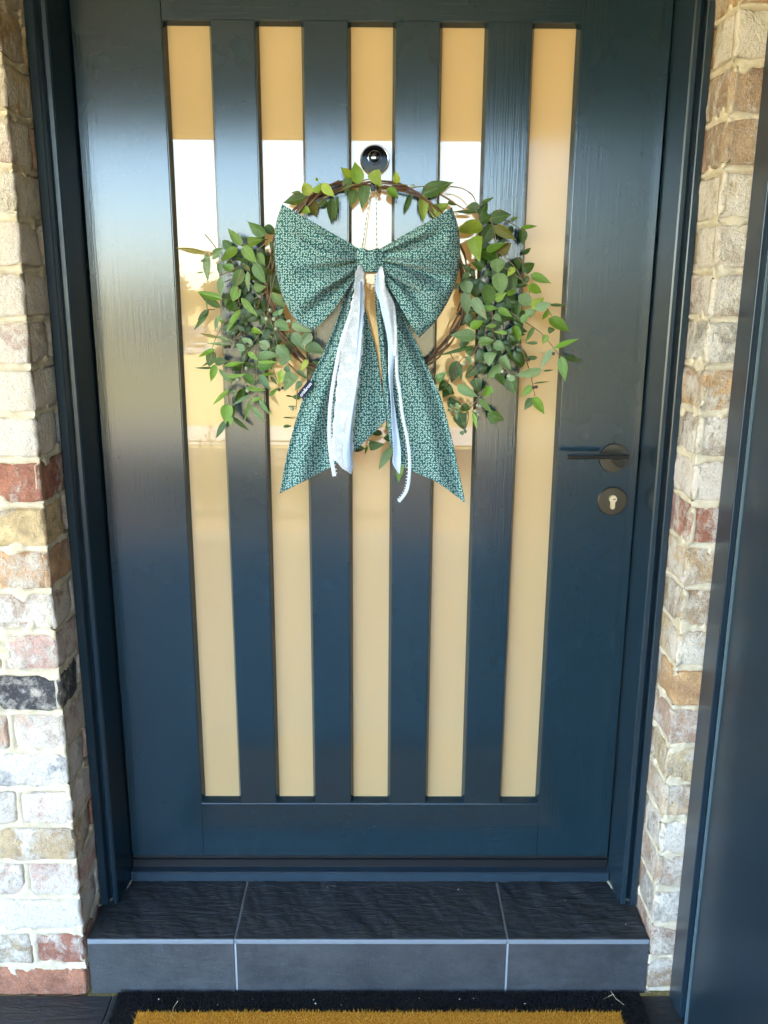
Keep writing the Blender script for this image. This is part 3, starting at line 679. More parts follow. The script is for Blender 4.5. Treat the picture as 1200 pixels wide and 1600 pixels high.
LEAVES = {
'T': '180 275 30 305 80 d;200 260 160 180 75 y;230 245 272 182 62 y;190 280 240 395 80 o;270 190 350 270 62 y;140 240 80 245 22 d;240 172 240 148 24 y;150 345 195 365 55 y;340 280 332 435 78 d;372 265 355 420 26 d;300 290 250 330 48 d;450 150 392 85 72 y;500 190 478 50 88 g;440 145 420 258 74 d;480 222 448 332 74 d;545 182 522 342 80 d;590 108 640 208 92 y;742 188 735 108 50 y;680 215 752 280 64 g;828 252 790 372 46 d;895 255 1088 178 98 d;905 258 905 428 66 y;945 372 1062 312 98 y;1060 300 1112 322 34 d;610 215 640 240 22 d',
'R': '322 118 205 135 76 d;328 200 388 80 92 d;330 95 445 45 38 d;305 172 105 165 36 d;350 298 138 322 158 y;285 375 318 588 150 y;412 226 592 192 118 d;408 200 322 250 95 d;438 272 325 472 118 d;448 288 632 410 98 o;378 505 545 432 86 g;488 520 592 440 105 o;588 245 650 212 42 d;588 285 602 352 42 d;672 308 812 288 46 g;690 318 692 452 82 d;700 532 762 474 42 d;338 500 495 575 150 d;470 568 478 685 132 t;352 650 258 600 95 d;238 675 172 605 70 s;240 690 165 742 55 s;245 742 138 795 58 s;190 762 235 868 112 s;142 778 108 832 44 s;195 852 220 1050 98 s;268 782 302 905 95 d;640 556 655 672 86 d;690 662 795 606 108 d;600 700 622 842 84 d;480 690 512 866 138 t;398 788 392 982 140 t;448 922 552 858 78 g;758 702 932 776 78 g;742 718 678 805 48 d;738 802 852 852 95 g;660 880 772 972 108 s;768 992 872 900 92 y;798 992 932 950 84 s;922 962 1062 965 32 d;912 1002 858 1092 52 g;268 898 382 1085 98 s;338 992 482 990 58 g;480 990 602 1062 62 g;718 1042 812 990 84 s;500 1030 512 1092 74 d;640 1042 662 930 62 d;690 1010 702 1085 74 d;620 640 560 720 60 y;690 760 640 800 60 d;560 880 640 830 60 g',
'Q': '925 92 1102 198 108 g;908 222 878 302 54 g;918 192 978 182 54 d;968 332 1166 258 50 g;958 338 858 498 62 s;1030 400 1058 602 84 t;1048 402 1192 440 56 d;332 235 130 225 108 s;285 170 395 108 84 g;325 312 30 396 34 d;350 285 480 268 84 t;478 292 568 342 84 s;258 380 328 325 78 d;452 365 440 475 112 s;528 408 625 505 98 s;538 465 415 592 92 s;645 150 688 285 84 g;592 212 478 200 38 g;500 150 405 152 38 g;650 240 590 330 95 d;735 450 590 375 142 d;835 412 728 416 42 d;838 292 738 290 32 d;805 160 740 285 44 t;872 510 658 558 82 s;878 520 968 510 16 d;798 622 932 605 16 d;792 640 698 728 64 g;790 740 728 838 68 d;795 732 892 872 80 g;185 440 130 615 112 d;185 468 218 602 52 s;262 398 298 462 54 s;8 595 92 528 82 t;335 495 245 575 102 d;328 578 352 702 104 d;178 640 345 732 84 s;455 648 388 732 88 g;602 560 655 715 112 d;498 542 562 635 84 t;648 588 580 560 54 s;358 742 468 862 52 t;428 862 562 925 94 t;438 908 512 962 44 d;98 768 212 790 94 d;208 812 282 832 74 d;195 865 245 1002 122 d;308 858 338 992 38 g;110 790 150 830 34 s;150 790 130 850 34 s;170 780 200 840 34 s;150 840 215 850 34 s;165 860 180 920 30 s;120 830 98 850 30 s;228 938 242 980 44 s;210 1008 228 1042 44 s;242 1000 250 1030 26 s;48 640 155 705 94 d;82 600 28 685 84 d;120 640 60 740 80 d;600 60 640 110 70 d;560 110 520 40 60 d;700 120 760 60 70 t;480 60 540 120 60 t',
'L': '985 268 788 118 135 t;985 160 1088 252 105 d;738 302 1012 312 48 d;788 345 958 305 122 g;722 375 572 188 104 g;605 402 512 325 112 d;682 408 488 548 134 g;738 380 885 575 134 g;640 512 792 548 48 d;858 578 990 805 134 t;325 462 0 408 66 o;342 458 346 762 108 s;408 472 522 408 84 s;398 522 492 480 64 s;480 568 482 702 68 s;642 642 502 598 104 t;568 550 652 625 84 d;722 640 645 852 134 t;790 660 800 882 64 s;760 598 822 665 54 o;488 718 492 948 88 s;312 540 264 552 34 s;310 670 214 684 20 d;676 834 624 988 134 g;512 966 238 888 92 g;492 1062 258 908 92 d;600 898 585 1115 165 d;655 1000 560 1085 155 d;352 1085 238 1202 58 d;346 1082 316 848 18 t;718 958 892 1155 84 g;860 842 992 832 104 t;932 902 866 818 94 d;880 1000 992 1062 112 d;900 458 982 602 104 t;1060 908 1196 1062 104 t;1080 828 1192 902 134 d;1130 1142 1182 1078 54 s;760 1098 832 1165 112 d;1032 648 1052 702 64 o;1020 478 1002 602 74 d;1048 328 1082 485 54 d;470 1148 502 1202 64 s;840 700 900 770 90 d;960 620 990 740 70 t',
'K': '432 20 308 212 68 g;152 25 18 202 52 d;230 88 205 202 42 s;238 98 302 152 34 g;242 272 68 235 32 o;218 260 372 312 32 s;352 338 132 320 32 s;202 375 58 442 58 g;178 388 152 528 98 d;202 490 312 480 78 d;182 480 88 526 28 d;192 540 28 543 24 d;208 510 168 668 68 g;240 550 362 692 48 s;288 522 462 490 48 g;400 508 422 575 94 d;308 622 472 600 44 g;330 642 402 620 64 d;332 735 184 868 54 g;350 740 402 782 34 s;462 728 388 842 74 d;532 780 364 872 38 s;478 722 652 745 48 g;598 815 692 960 48 t;528 832 628 805 38 g;520 830 468 1022 38 g;525 875 652 1036 48 s;316 862 300 1038 114 g;362 888 372 978 74 d;350 978 342 1062 48 g;302 1008 214 1166 62 d;350 974 506 1102 48 d;600 600 698 742 74 s;690 792 772 718 38 g;698 620 762 692 32 d;468 600 552 692 90 t;540 340 438 270 74 s;472 382 388 328 64 s;692 352 598 308 94 s;752 350 642 452 48 d;580 440 782 428 94 s;498 400 592 476 48 g;588 490 762 490 38 g;580 530 732 518 94 t;468 500 562 542 48 d;628 600 742 590 38 g;528 195 632 232 58 g;758 338 892 482 116 s;850 308 922 402 84 d;888 145 1072 216 94 s;898 228 1002 382 104 s;1062 228 968 348 94 s;1008 345 1188 405 124 s;1142 488 1028 602 104 d;820 408 800 524 114 s;830 530 882 592 64 s;800 558 780 694 64 y;905 588 828 748 134 s;1036 468 968 572 64 y;938 558 1032 642 44 s;982 660 918 742 64 s;972 800 888 800 48 d;838 790 902 795 18 d;854 885 936 885 14 d;814 985 906 990 14 d;814 1066 892 1060 32 d;640 150 598 78 74 d;740 130 862 202 104 t;720 72 816 28 48 s;652 62 560 18 60 d',
'B': '318 985 432 990 76 d;452 958 435 1042 32 g;468 958 614 950 104 d;540 830 602 852 62 d;640 858 684 932 94 d;698 968 568 1188 92 t;790 1108 750 1312 84 t;600 842 478 838 60 d;650 800 640 760 40 g',
}
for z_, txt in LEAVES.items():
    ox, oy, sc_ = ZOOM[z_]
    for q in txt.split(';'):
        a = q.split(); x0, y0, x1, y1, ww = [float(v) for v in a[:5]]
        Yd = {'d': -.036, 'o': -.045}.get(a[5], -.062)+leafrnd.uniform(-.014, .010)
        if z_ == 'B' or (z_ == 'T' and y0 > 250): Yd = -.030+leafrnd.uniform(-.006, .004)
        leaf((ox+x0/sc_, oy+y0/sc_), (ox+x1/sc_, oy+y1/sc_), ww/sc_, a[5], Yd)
nlv = sum(len(v.split(';')) for v in LEAVES.values())
# leaves deep inside the two clumps, the shade there put into their dark green: too many and too hidden to tell apart
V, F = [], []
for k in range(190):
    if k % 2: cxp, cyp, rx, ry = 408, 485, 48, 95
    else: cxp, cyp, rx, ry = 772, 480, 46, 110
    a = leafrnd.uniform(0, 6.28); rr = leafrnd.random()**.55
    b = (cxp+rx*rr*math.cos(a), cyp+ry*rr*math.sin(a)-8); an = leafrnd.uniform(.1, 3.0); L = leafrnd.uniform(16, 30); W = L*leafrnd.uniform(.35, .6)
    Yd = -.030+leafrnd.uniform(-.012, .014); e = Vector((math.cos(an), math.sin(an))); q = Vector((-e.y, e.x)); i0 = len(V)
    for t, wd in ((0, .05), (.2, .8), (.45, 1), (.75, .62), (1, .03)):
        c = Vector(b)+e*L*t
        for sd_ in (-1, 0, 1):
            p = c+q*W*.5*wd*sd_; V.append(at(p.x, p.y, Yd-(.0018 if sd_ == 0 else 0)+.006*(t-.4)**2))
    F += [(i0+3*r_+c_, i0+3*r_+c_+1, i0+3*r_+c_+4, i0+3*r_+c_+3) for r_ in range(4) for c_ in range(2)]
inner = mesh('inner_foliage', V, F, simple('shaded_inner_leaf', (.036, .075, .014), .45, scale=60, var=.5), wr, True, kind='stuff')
# stems
STEMS = {
'T': ['180 280 230 240 310 200 380 165', '250 320 300 270 420 220 540 165 600 165 660 190 810 195', '660 200 760 215 850 235 960 310 1005 362', '1000 250 1060 280 1130 330 1160 345', '1070 205 1140 215 1190 240', '820 215 900 205 960 215'],
'R': ['0 30 100 90 190 145', '230 0 265 30 290 80', '410 235 440 290 460 400 475 560', '410 235 520 235 600 270 690 330', '480 510 580 590 650 680 700 780', '530 640 620 700 740 800 745 880', '240 620 235 700 200 800', '650 560 700 610 750 640'],
'Q': ['465 30 470 180 478 370', '560 0 700 100 850 200 940 300 1020 405', '690 290 740 430 780 560 812 725', '440 600 380 700 290 820', '540 475 600 520 655 560', '350 300 300 390 200 440 60 690', '120 370 135 400 150 425', '270 850 265 930 235 1020', '300 850 360 835 420 835', '340 470 250 560', '905 0 950 70'],
'L': ['1010 340 930 400 880 470', '1050 500 1010 700 1015 980', '1085 540 1050 720 1040 960', '1120 580 1070 800 1000 1180', '720 380 760 370 800 370', '320 255 400 350 480 460', '480 710 600 660 760 580', '690 840 690 960 700 1070 600 1160', '470 830 560 770 690 745 830 800', '1000 890 920 930 830 990', '930 960 890 1100', '345 1085 430 1085', '750 650 700 740 690 830', '380 468 520 462'],
'K': ['420 0 400 50 290 150 220 260 180 370', '640 40 660 160 580 270 480 420 440 590', '430 230 360 320 290 440', '470 610 480 700 520 820', '570 380 575 560 560 660', '330 860 330 740 380 560', '690 300 720 520 780 710', '700 240 770 400', '860 500 960 600 1050 650', '940 740 930 890 925 910', '180 380 180 470 240 520', '690 90 740 230 760 350', '890 150 840 290', '500 700 515 800'],
'B': ['440 880 480 920', '620 580 640 760'],
}
for z_, lst in STEMS.items():
    ox, oy, sc_ = ZOOM[z_]
    for q in lst:
        a = [float(v) for v in q.split()]; P = []
        yb = -.05+leafrnd.uniform(-.01, .008)
        for k in range(0, len(a), 2): P.append(at(ox+a[k]/sc_, oy+a[k+1]/sc_, yb+leafrnd.uniform(-.006, .006)))
        P = smooth_pts(P, 4*len(P)); n = len(P)
        tube('stem', P, [.00135-.0006*i/n for i in range(n)], leafrnd.choice((STEM, STEM, REDSTEM)), wr, 5)
# gumnuts and pale buds
for z_, pts in {'K': ['445 230 N', '470 240 N', '355 262 N', '405 298 N', '780 735 N', '808 722 N', '488 330 N', '700 25 B', '665 100 B', '735 105 B', '750 190 B', '855 130 B', '875 125 B', '485 545 B', '410 645 B', '495 745 B', '300 355 N', '330 352 N', '895 905 B'],
                'Q': ['965 378 N', '800 655 N', '825 650 N', '600 555 B', '550 525 B', '620 580 B', '345 800 B', '330 845 B', '350 870 B', '345 905 B', '365 805 B', '760 430 N', '235 460 B'], 'T': ['630 235 N', '840 205 B', '612 205 N']}.items():
    ox, oy, sc_ = ZOOM[z_]
    for q in pts:
        a = q.split(); c = at(ox+float(a[0])/sc_, oy+float(a[1])/sc_, -.066)
        bm = bmesh.new(); bmesh.ops.create_uvsphere(bm, u_segments=8, v_segments=6, radius=.0036 if a[2] == 'N' else .0042)
        for v in bm.verts:
            v.co.z *= 1.25
            if v.co.z > .003: v.co.z = .003; v.co.x *= .6; v.co.y *= .6
        bmesh.ops.rotate(bm, verts=bm.verts[:], matrix=Matrix.Rotation(leafrnd.uniform(0, 6), 3, 'X') @ Matrix.Rotation(leafrnd.uniform(0, 6), 3, 'Y'))
        bmesh.ops.translate(bm, verts=bm.verts[:], vec=c)
        from_bm('gumnut', bm, NUT if a[2] == 'N' else BUD, wr, True)

# ------------------------------------------------------------------ bow
YB = -.095
bw = empty('fabric_bow', at(577, 405, YB), label='large dark green bow with tiny white sprigs and white lace ribbons', cat='bow')
def curve(P, n): return smooth_pts([(x, y, 0) for x, y in P], n)
def patch(name, top, bot, inn, out, depth, nu=44, nv=36, thick=.0, yb=YB, back=None, mat=None, parent=None):
    """Coons patch between photo outlines; depth(u, v) is metres towards the viewer"""
    T_, B_ = curve(top, nu+1), curve(bot, nu+1); I_, O_ = curve(inn, nv+1), curve(out, nv+1)
    def surf(fn):
        V, uv = [], []
        for j in range(nv+1):
            v = j/nv
            for i in range(nu+1):
                u = i/nu
                p = (1-v)*T_[i]+v*B_[i]+(1-u)*I_[j]+u*O_[j]-((1-u)*(1-v)*T_[0]+u*(1-v)*T_[nu]+(1-u)*v*B_[0]+u*v*B_[nu])
                d = fn(u, v)
                q = at(p.x, p.y, yb-d); V.append(q); uv.append((p.x*.00138, p.y*.00138))
        return V, uv
    V, uv = surf(depth)
    F = [(j*(nu+1)+i, j*(nu+1)+i+1, (j+1)*(nu+1)+i+1, (j+1)*(nu+1)+i) for j in range(nv) for i in range(nu)]
    if back:
        V2, uv2 = surf(back); o = len(V)
        F += [tuple(o+k for k in f[::-1]) for f in F]
        V += V2; uv += uv2
        # outer fold joins front and back
        for j in range(nv):
            a = j*(nu+1)+nu; F.append((a, a+o, a+nu+1+o, a+nu+1))
    ob = mesh(name, V, F, mat or FABRIC, parent or bw, True, uv)
    if thick:
        sm = ob.modifiers.new('thickness', 'SOLIDIFY'); sm.thickness = thick; sm.offset = 0
    return ob
def g(x, c, s): return math.exp(-((x-c)/s)**2)
def loop_depth(creases, seed):
    def f(u, v):
        body = .040*math.sin(math.pi*min(1, u*.93))**.62*(.62+.38*math.sin(math.pi*v)) if u < 1 else 0
        if u > .86: body *= 1
        edge = math.sqrt(max(0, 1-max(0, (u-.86)/.14)**2)); body *= (.25+.75*edge)
        d = 0
        for (c0, c1, a, s, u0, u1) in creases:
            c = c0+(c1-c0)*u; w_ = max(0, 1-((u-(u0+u1)/2)/((u1-u0)/2))**2)
            d -= a*g(v, c, s*(.5+u))*w_
            d += a*.55*g(v, c-.10*(.5+u), s*1.3)*w_
        d += .0026*math.sin(v*17+u*2+seed)*(1-u)**1.2 + .004*noise.noise((u*3, v*3.2, seed)) + .0016*noise.noise((u*9, v*8, seed))
        return body+d
    return f
lc = [(.55, .46, 0.039, 0.038, -.10, .80), (.88, .62, 0.033, 0.043, -.10, .62), (.28, .20, 0.017, 0.038, -.05, .7), (.74, .84, 0.021, 0.047, .0, .98), (.42, .33, 0.013, 0.043, .25, 1.0)]
patch('loop', [(566, 392), (545, 379), (505, 356), (470, 336), (441, 319)], [(563, 420), (552, 438), (530, 472), (508, 499), (489, 516)],
      [(566, 392), (562, 405), (563, 420)], [(441, 319), (431, 350), (429, 390), (433, 432), (447, 476), (466, 504), (489, 516)],
      loop_depth(lc, 1.3), back=lambda u, v: -.012*math.sin(math.pi*min(1, u*.9))-.006)
rc = [(.48, .58, 0.042, 0.038, -.10, .92), (.20, .20, 0.030, 0.043, -.02, .80), (.84, .68, 0.030, 0.038, -.10, .65), (.72, .86, 0.019, 0.047, .1, .98), (.36, .40, 0.015, 0.043, .3, 1.0)]
patch('loop', [(588, 392), (612, 378), (650, 356), (684, 338), (706, 324)], [(592, 424), (606, 446), (626, 480), (642, 508), (655, 528)],
      [(588, 392), (592, 408), (592, 424)], [(706, 324), (716, 355), (719, 395), (715, 430), (703, 465), (682, 500), (655, 528)],
      loop_depth(rc, 5.1), back=lambda u, v: -.012*math.sin(math.pi*min(1, u*.9))-.006)
# knot
patch('knot', [(556, 394), (564, 387), (577, 391), (590, 388), (600, 394)], [(558, 420), (567, 425), (578, 426), (590, 425), (600, 421)],
      [(556, 394), (555, 407), (558, 420)], [(600, 394), (602, 408), (600, 421)],
      lambda u, v: .012+.022*math.sin(math.pi*u)**.5*(.5+.5*math.sin(math.pi*v)**.5)+.0016*math.sin(u*22), 24, 16, back=lambda u, v: -.01)
def tail_depth(fs, seed):
    def f(u, v):
        d = .012*(1-v)+.002
        for (c0, c1, a, s) in fs: d += a*g(u, c0+(c1-c0)*v, s)*(1-.35*v)
        return d+0.006*noise.noise((u*2.6, v*4, seed))+.0018*noise.noise((u*7, v*9, seed))
    return f
patch('tail', [(551, 428), (556, 430), (561, 428), (566, 430)], [(437, 771), (490, 744), (545, 712), (604, 656)],
      [(551, 428), (538, 466), (521, 515), (493, 578), (471, 630), (452, 695), (437, 771)],
      [(566, 430), (568, 470), (577, 506), (588, 550), (594, 590), (600, 625), (604, 656)],
      tail_depth([(.34, .20, .024, .09), (.50, .42, -.016, .08), (.15, .08, -.010, .06), (.8, .80, .016, .09), (.66, .62, .010, .07)], 2.2), 48, 70, .0016, YB+.022)
patch('tail', [(586, 430), (593, 432), (600, 430), (606, 432)], [(610, 694), (630, 728), (680, 752), (727, 786)],
      [(586, 430), (587, 480), (592, 530), (596, 575), (600, 620), (605, 660), (610, 694)],
      [(606, 432), (622, 470), (643, 520), (666, 570), (688, 620), (708, 695), (727, 786)],
      tail_depth([(.25, .12, .018, .09), (.45, .34, -.018, .09), (.70, .70, .022, .12), (.9, .92, -.008, .06)], 8.8), 48, 70, .0016, YB+.024)
# ribbons
def strip(name, left, right, mat, Yl, n=70, scallop=None, wave=.003, thick=.0007, seed=0):
    A, B = curve(left, n+1), curve(right, n+1); V, uv, nu = [], [], 6
    for j in range(n+1):
        v = j/n; a, b = A[j].copy(), B[j].copy()
        if scallop:
            amp, m_ = scallop; s_ = abs(math.sin(v*m_*math.pi))
            d = (b-a); L = max(d.length, .1); d /= L
            k_ = min(1, L/12)
            a -= d*amp*s_*k_; b += d*amp*s_*k_
        for i in range(nu+1):
            u = i/nu; p = a+(b-a)*u
            dep = wave*math.sin(3.2*u+v*7+seed)+wave*.6*noise.noise((u*2, v*6, seed))
            V.append(at(p.x, p.y, Yl(v)-dep)); uv.append((p.x*.00138, p.y*.00138))
    F = [(j*(nu+1)+i, j*(nu+1)+i+1, (j+1)*(nu+1)+i+1, (j+1)*(nu+1)+i) for j in range(n) for i in range(nu)]
    ob = mesh(name, V, F, mat, bw, True, uv)
    sm = ob.modifiers.new('thickness', 'SOLIDIFY'); sm.thickness = thick; return ob
YR = lambda v: -.128+.022*v
strip('lace_ribbon', [(562, 414), (556.5, 426), (554, 455), (550, 473), (545, 497), (536, 535), (531, 568), (527, 605), (524, 641), (521, 678), (521, 713), (546, 739)],
      [(564, 414), (567, 426), (568, 447), (568, 480), (566.5, 513), (565.5, 545), (562, 575), (557, 618), (553.5, 650), (550.5, 672), (551, 700), (549, 741)], LACE, YR, 110, (2.4, 16), seed=1)
strip('satin_ribbon', [(561, 440), (562, 480), (559, 520), (555, 560), (549, 600), (544, 640), (540, 680), (536, 712), (547, 738)],
      [(566, 440), (567.5, 480), (566, 515), (563, 560), (558, 600), (553, 640), (549, 680), (549, 712), (549, 740)], RIBBON, lambda v: -.1295+.022*v, 60, seed=1.2, thick=.0004)
strip('satin_ribbon', [(594, 416), (587, 433), (587, 455), (592, 468), (596, 487), (601, 507), (606, 533), (606.5, 560), (607, 589), (610.5, 629), (612, 670), (614.5, 702), (613.5, 724), (623, 740)],
      [(597, 416), (599, 432), (600, 447), (606, 460), (613, 476), (617, 500), (618, 533), (616.5, 562), (614.5, 582), (614.5, 613), (619.5, 654), (625, 689), (627, 712), (625, 740)], RIBBON, YR, 90, seed=3)
strip('lace_ribbon', [(594.5, 417), (592, 433), (594, 452), (600, 465), (606, 487), (611, 512), (613, 540), (615, 556)],
      [(597.5, 417), (600.5, 432), (602, 447), (609, 461), (616, 477), (619, 500), (620, 533), (619, 556)], LACE, lambda v: -.1305+.008*v, 60, (1.2, 18), seed=4)
def picot(name, P, w_, side, Yl, n=90):
    C = curve(P, n+1); V, F, uv = [], [], []
    for j in range(n+1):
        t = (C[min(j+1, n)]-C[max(j-1, 0)]).normalized(); nn = Vector((-t.y, t.x, 0))
        for s_ in (-1, -.4, .4, 1):
            q = C[j]+nn*w_*.5*s_; V.append(at(q.x, q.y, Yl(j/n)-.001*(1-s_*s_)))
    F = [(j*4+i, j*4+i+1, (j+1)*4+i+1, (j+1)*4+i) for j in range(n) for i in range(3)]
    # picot loops along one edge: small flat beads
    for j in range(0, n*1):
        t = (C[min(j+1, n)]-C[max(j-1, 0)]).normalized(); nn = Vector((-t.y, t.x, 0))
        if j % 2: continue
        q = C[j]+nn*side*(w_*.5+1.2); c = at(q.x, q.y, Yl(j/n)); b0 = len(V)
        for dx, dy_, dz in ((.0019, 0, 0), (-.0019, 0, 0), (0, .0012, 0), (0, -.0012, 0), (0, 0, .0017), (0, 0, -.0017)): V.append(c+Vector((dx, dy_, dz)))
        F += [(b0+a, b0+b, b0+c_) for a, b, c_ in ((0, 2, 4), (2, 1, 4), (1, 3, 4), (3, 0, 4), (2, 0, 5), (1, 2, 5), (3, 1, 5), (0, 3, 5))]
    ob = mesh(name, V, F, TRIM, bw, True); return ob
picot('picot_trim', [(548, 490), (538, 520), (530, 548), (523.5, 582), (517, 624), (514.5, 662), (516, 702), (522.5, 744)], 6, 1 if False else -1, lambda v: -.118+.010*v)
picot('picot_trim', [(618, 520), (619.4, 553), (620.5, 586), (624.5, 612), (628.5, 646), (635, 678), (639.5, 711), (639.5, 743), (635, 767), (623, 784)], 5, 1, lambda v: -.120+.012*v)
# woven tag
tA, tB = at(487, 597, -.095), at(468.5, 620, -.095)
ctr = (tA+tB)/2; axu = (tA-tB).normalized(); axv = Vector((0, -1, 0)).cross(axu).normalized()
tl, th_ = (tA-tB).length/2, .0078
V = []
for y in (0, .0008):
    for sx_, sy_ in ((-1, -1), (1, -1), (1, 1), (-1, 1)): V.append(ctr+axu*tl*sx_+axv*th_*sy_+Vector((0, y, 0)))
tg = mesh('tag', V, [(0, 1, 2, 3), (7, 6, 5, 4), (0, 4, 5, 1), (1, 5, 6, 2), (2, 6, 7, 3), (3, 7, 4, 0)], TAGM, bw)
fc = bpy.data.curves.new('tag_lettering', 'FONT'); fc.body = 'cris&ross'; fc.size = .0115; fc.align_x = 'CENTER'; fc.align_y = 'CENTER'; fc.extrude = .0001; fc.offset = .0002
tmp = bpy.data.objects.new('tmp', fc); COL.objects.link(tmp)
dg = bpy.context.evaluated_depsgraph_get(); tm = bpy.data.meshes.new_from_object(tmp.evaluated_get(dg)); bpy.data.objects.remove(tmp)
up = Vector((0, -1, 0)).cross(axu)
mt = Matrix((axu, up, axu.cross(up))).transposed().to_4x4(); mt.translation = ctr+Vector((0, -.0006, 0))
xs_ = [v.co.x for v in tm.vertices]; k_ = 2*tl*.88/(max(xs_)-min(xs_))
for v in tm.vertices: v.co = mt @ (v.co*Vector((k_, k_*1.0, 1)) if False else Vector((v.co.x*k_, v.co.y*k_, v.co.z)))
tm.materials.append(TAGW)
lt = bpy.data.objects.new('tag_lettering', tm); link(lt, tg); lt.matrix_parent_inverse = Matrix.Translation(bw.location).inverted() if False else Matrix()
lt.parent = tg
# hanging twine
for a, b in (((579, 296, -.048), (565.5, 391, -.10)), ((587.5, 296, -.048), (589, 393, -.10))):
    P = [at(a[0]+(b[0]-a[0])*t, a[1]+(b[1]-a[1])*t, a[2]+(b[2]-a[2])*t) for t in (0, .25, .5, .75, 1)]
    tube('twine', P, .0009, TWINE, bw, 6)

# ------------------------------------------------------------------ doormat
mx0, mx1, my1, my0 = -.585, .632, YF-.004, -.97
mat_ = empty('doormat', ((mx0+mx1)/2, (my0+my1)/2, ZF), label='coir doormat with orange centre and black border on the porch floor', cat='doormat')
BLKP = simple('black_pile', (.007, .007, .008), .9, scale=300, var=.6)
CO = M('orange_coir'); _c = CO.coord(); CO.set(Base_Color=CO.ramp(CO.noise(_c, 260, 3, .7), [(.25, (.30, .115, .006)), (.5, (.72, .34, .022)), (.78, (.88, .54, .11))]), Roughness=.9); CO = CO.m
box('backing', (mx0, my0, ZF+.0005), (mx1, my1, ZF+.0085), BLKP, mat_, .002)
def pile(name, zones, n, hgt, wd, mat, seed):
    rng = np.random.default_rng(seed); V, F = [], []
    ar = [abs((a[2]-a[0])*(a[3]-a[1])) for a in zones]; tot = sum(ar)
    for zn, A in zip(zones, ar):
        k = int(n*A/tot)
        # the strip nearest the camera's foot of the frame gets the density, the rest is sparser
        x = rng.uniform(zn[0], zn[2], k); y = rng.uniform(zn[1], zn[3], k)
        th = rng.uniform(0, 6.283, k); lx, ly = rng.normal(0, .0035, k), rng.normal(0, .0035, k); h = hgt*rng.uniform(.6, 1.1, k)
        dx, dy = wd*np.cos(th), wd*np.sin(th); z = ZF+.008
        b = len(V)
        for i in range(k):
            V += [(x[i]-dx[i], y[i]-dy[i], z), (x[i]+dx[i], y[i]+dy[i], z), (x[i]+lx[i], y[i]+ly[i], z+h[i])]
        F += [(b+3*i, b+3*i+1, b+3*i+2) for i in range(k)]
    return mesh(name, V, F, mat, mat_, kind='stuff')
bi = .062
pile('coir_pile', [(mx0+bi, -.45, mx1-bi, my1-bi)], 42000, .011, .0011, CO, 1)
pile('coir_pile', [(mx0+bi, my0+bi, mx1-bi, -.45)], 30000, .011, .0018, CO, 3)
pile('border_pile', [(mx0+.002, my1-bi, mx1-.002, my1-.001), (mx0+.002, -.6, mx0+bi, my1-bi), (mx1-bi, -.6, mx1-.002, my1-bi)], 16000, .008, .0011, BLKP, 2)
box('coir_base', (mx0+bi+.002, my0+bi, ZF+.0086), (mx1-bi-.002, my1-bi-.002, ZF+.0125), CO, mat_)
# bits blown onto the mat, floor and step
STRAW = simple('dry_straw', (.50, .42, .26), .8)
def straw(pts, lab):
    tube('straw', [at_z(*p) for p in pts], .0006, STRAW, None, 5, label=lab, cat='straw', group='bits of straw on the ground')
def at_z(px, py, z):
    d = FW + RT*((px-600)/FPX) - UP*((py-800)/FPX); t = (z-CAM[2])/d.z; return Vector(CAM)+d*t
zm = ZF+.019
straw([(954, 1548, zm+.003), (962, 1560, zm+.001), (975, 1570, zm+.002)], 'dry straw curved over the right end of the mat border')
straw([(943, 1561, zm), (957, 1554, zm+.002)], 'short dry straw at the mat corner near the orange coir')
straw([(1003, 1549, ZF+.004), (1020, 1544, ZF+.003), (1045, 1540, ZF+.002)], 'pale straw on the floor beside the brick pier')
straw([(267, 1594, zm+.003), (271, 1574, zm+.006), (278, 1564, zm+.010)], 'pale bent straw on the left of the mat border')
bm = bmesh.new(); rnd = random.Random(12)
for px, py, z in [(248, 1561, zm), (340, 1570, zm+.002), (490, 1562, zm), (493, 1568, zm), (533, 1570, zm), (718, 1561, zm), (740, 1560, zm), (820, 1568, zm), (655, 1560, zm), (985, 1480, ZS-.02), (512, 1386, ZS+.001), (835, 1372, ZS+.001), (848, 1371, ZS+.001), (883, 1407, ZS+.001), (716, 1390, ZS+.001), (978, 1444, ZS+.001), (187, 1578, ZF+.001)]:
    if z < ZS-.01 and z > ZF+.05: continue
    bmesh.ops.create_icosphere(bm, subdivisions=1, radius=rnd.uniform(.0010, .0021), matrix=Matrix.Translation(at_z(px, py, z+.001)) @ Matrix.Diagonal((rnd.uniform(.7, 1.8), rnd.uniform(.6, 1.4), .45, 1)))
from_bm('debris', bm, simple('pale_crumbs', (.62, .58, .5), .9), kind='stuff', label='pale crumbs and grit scattered on mat and step')

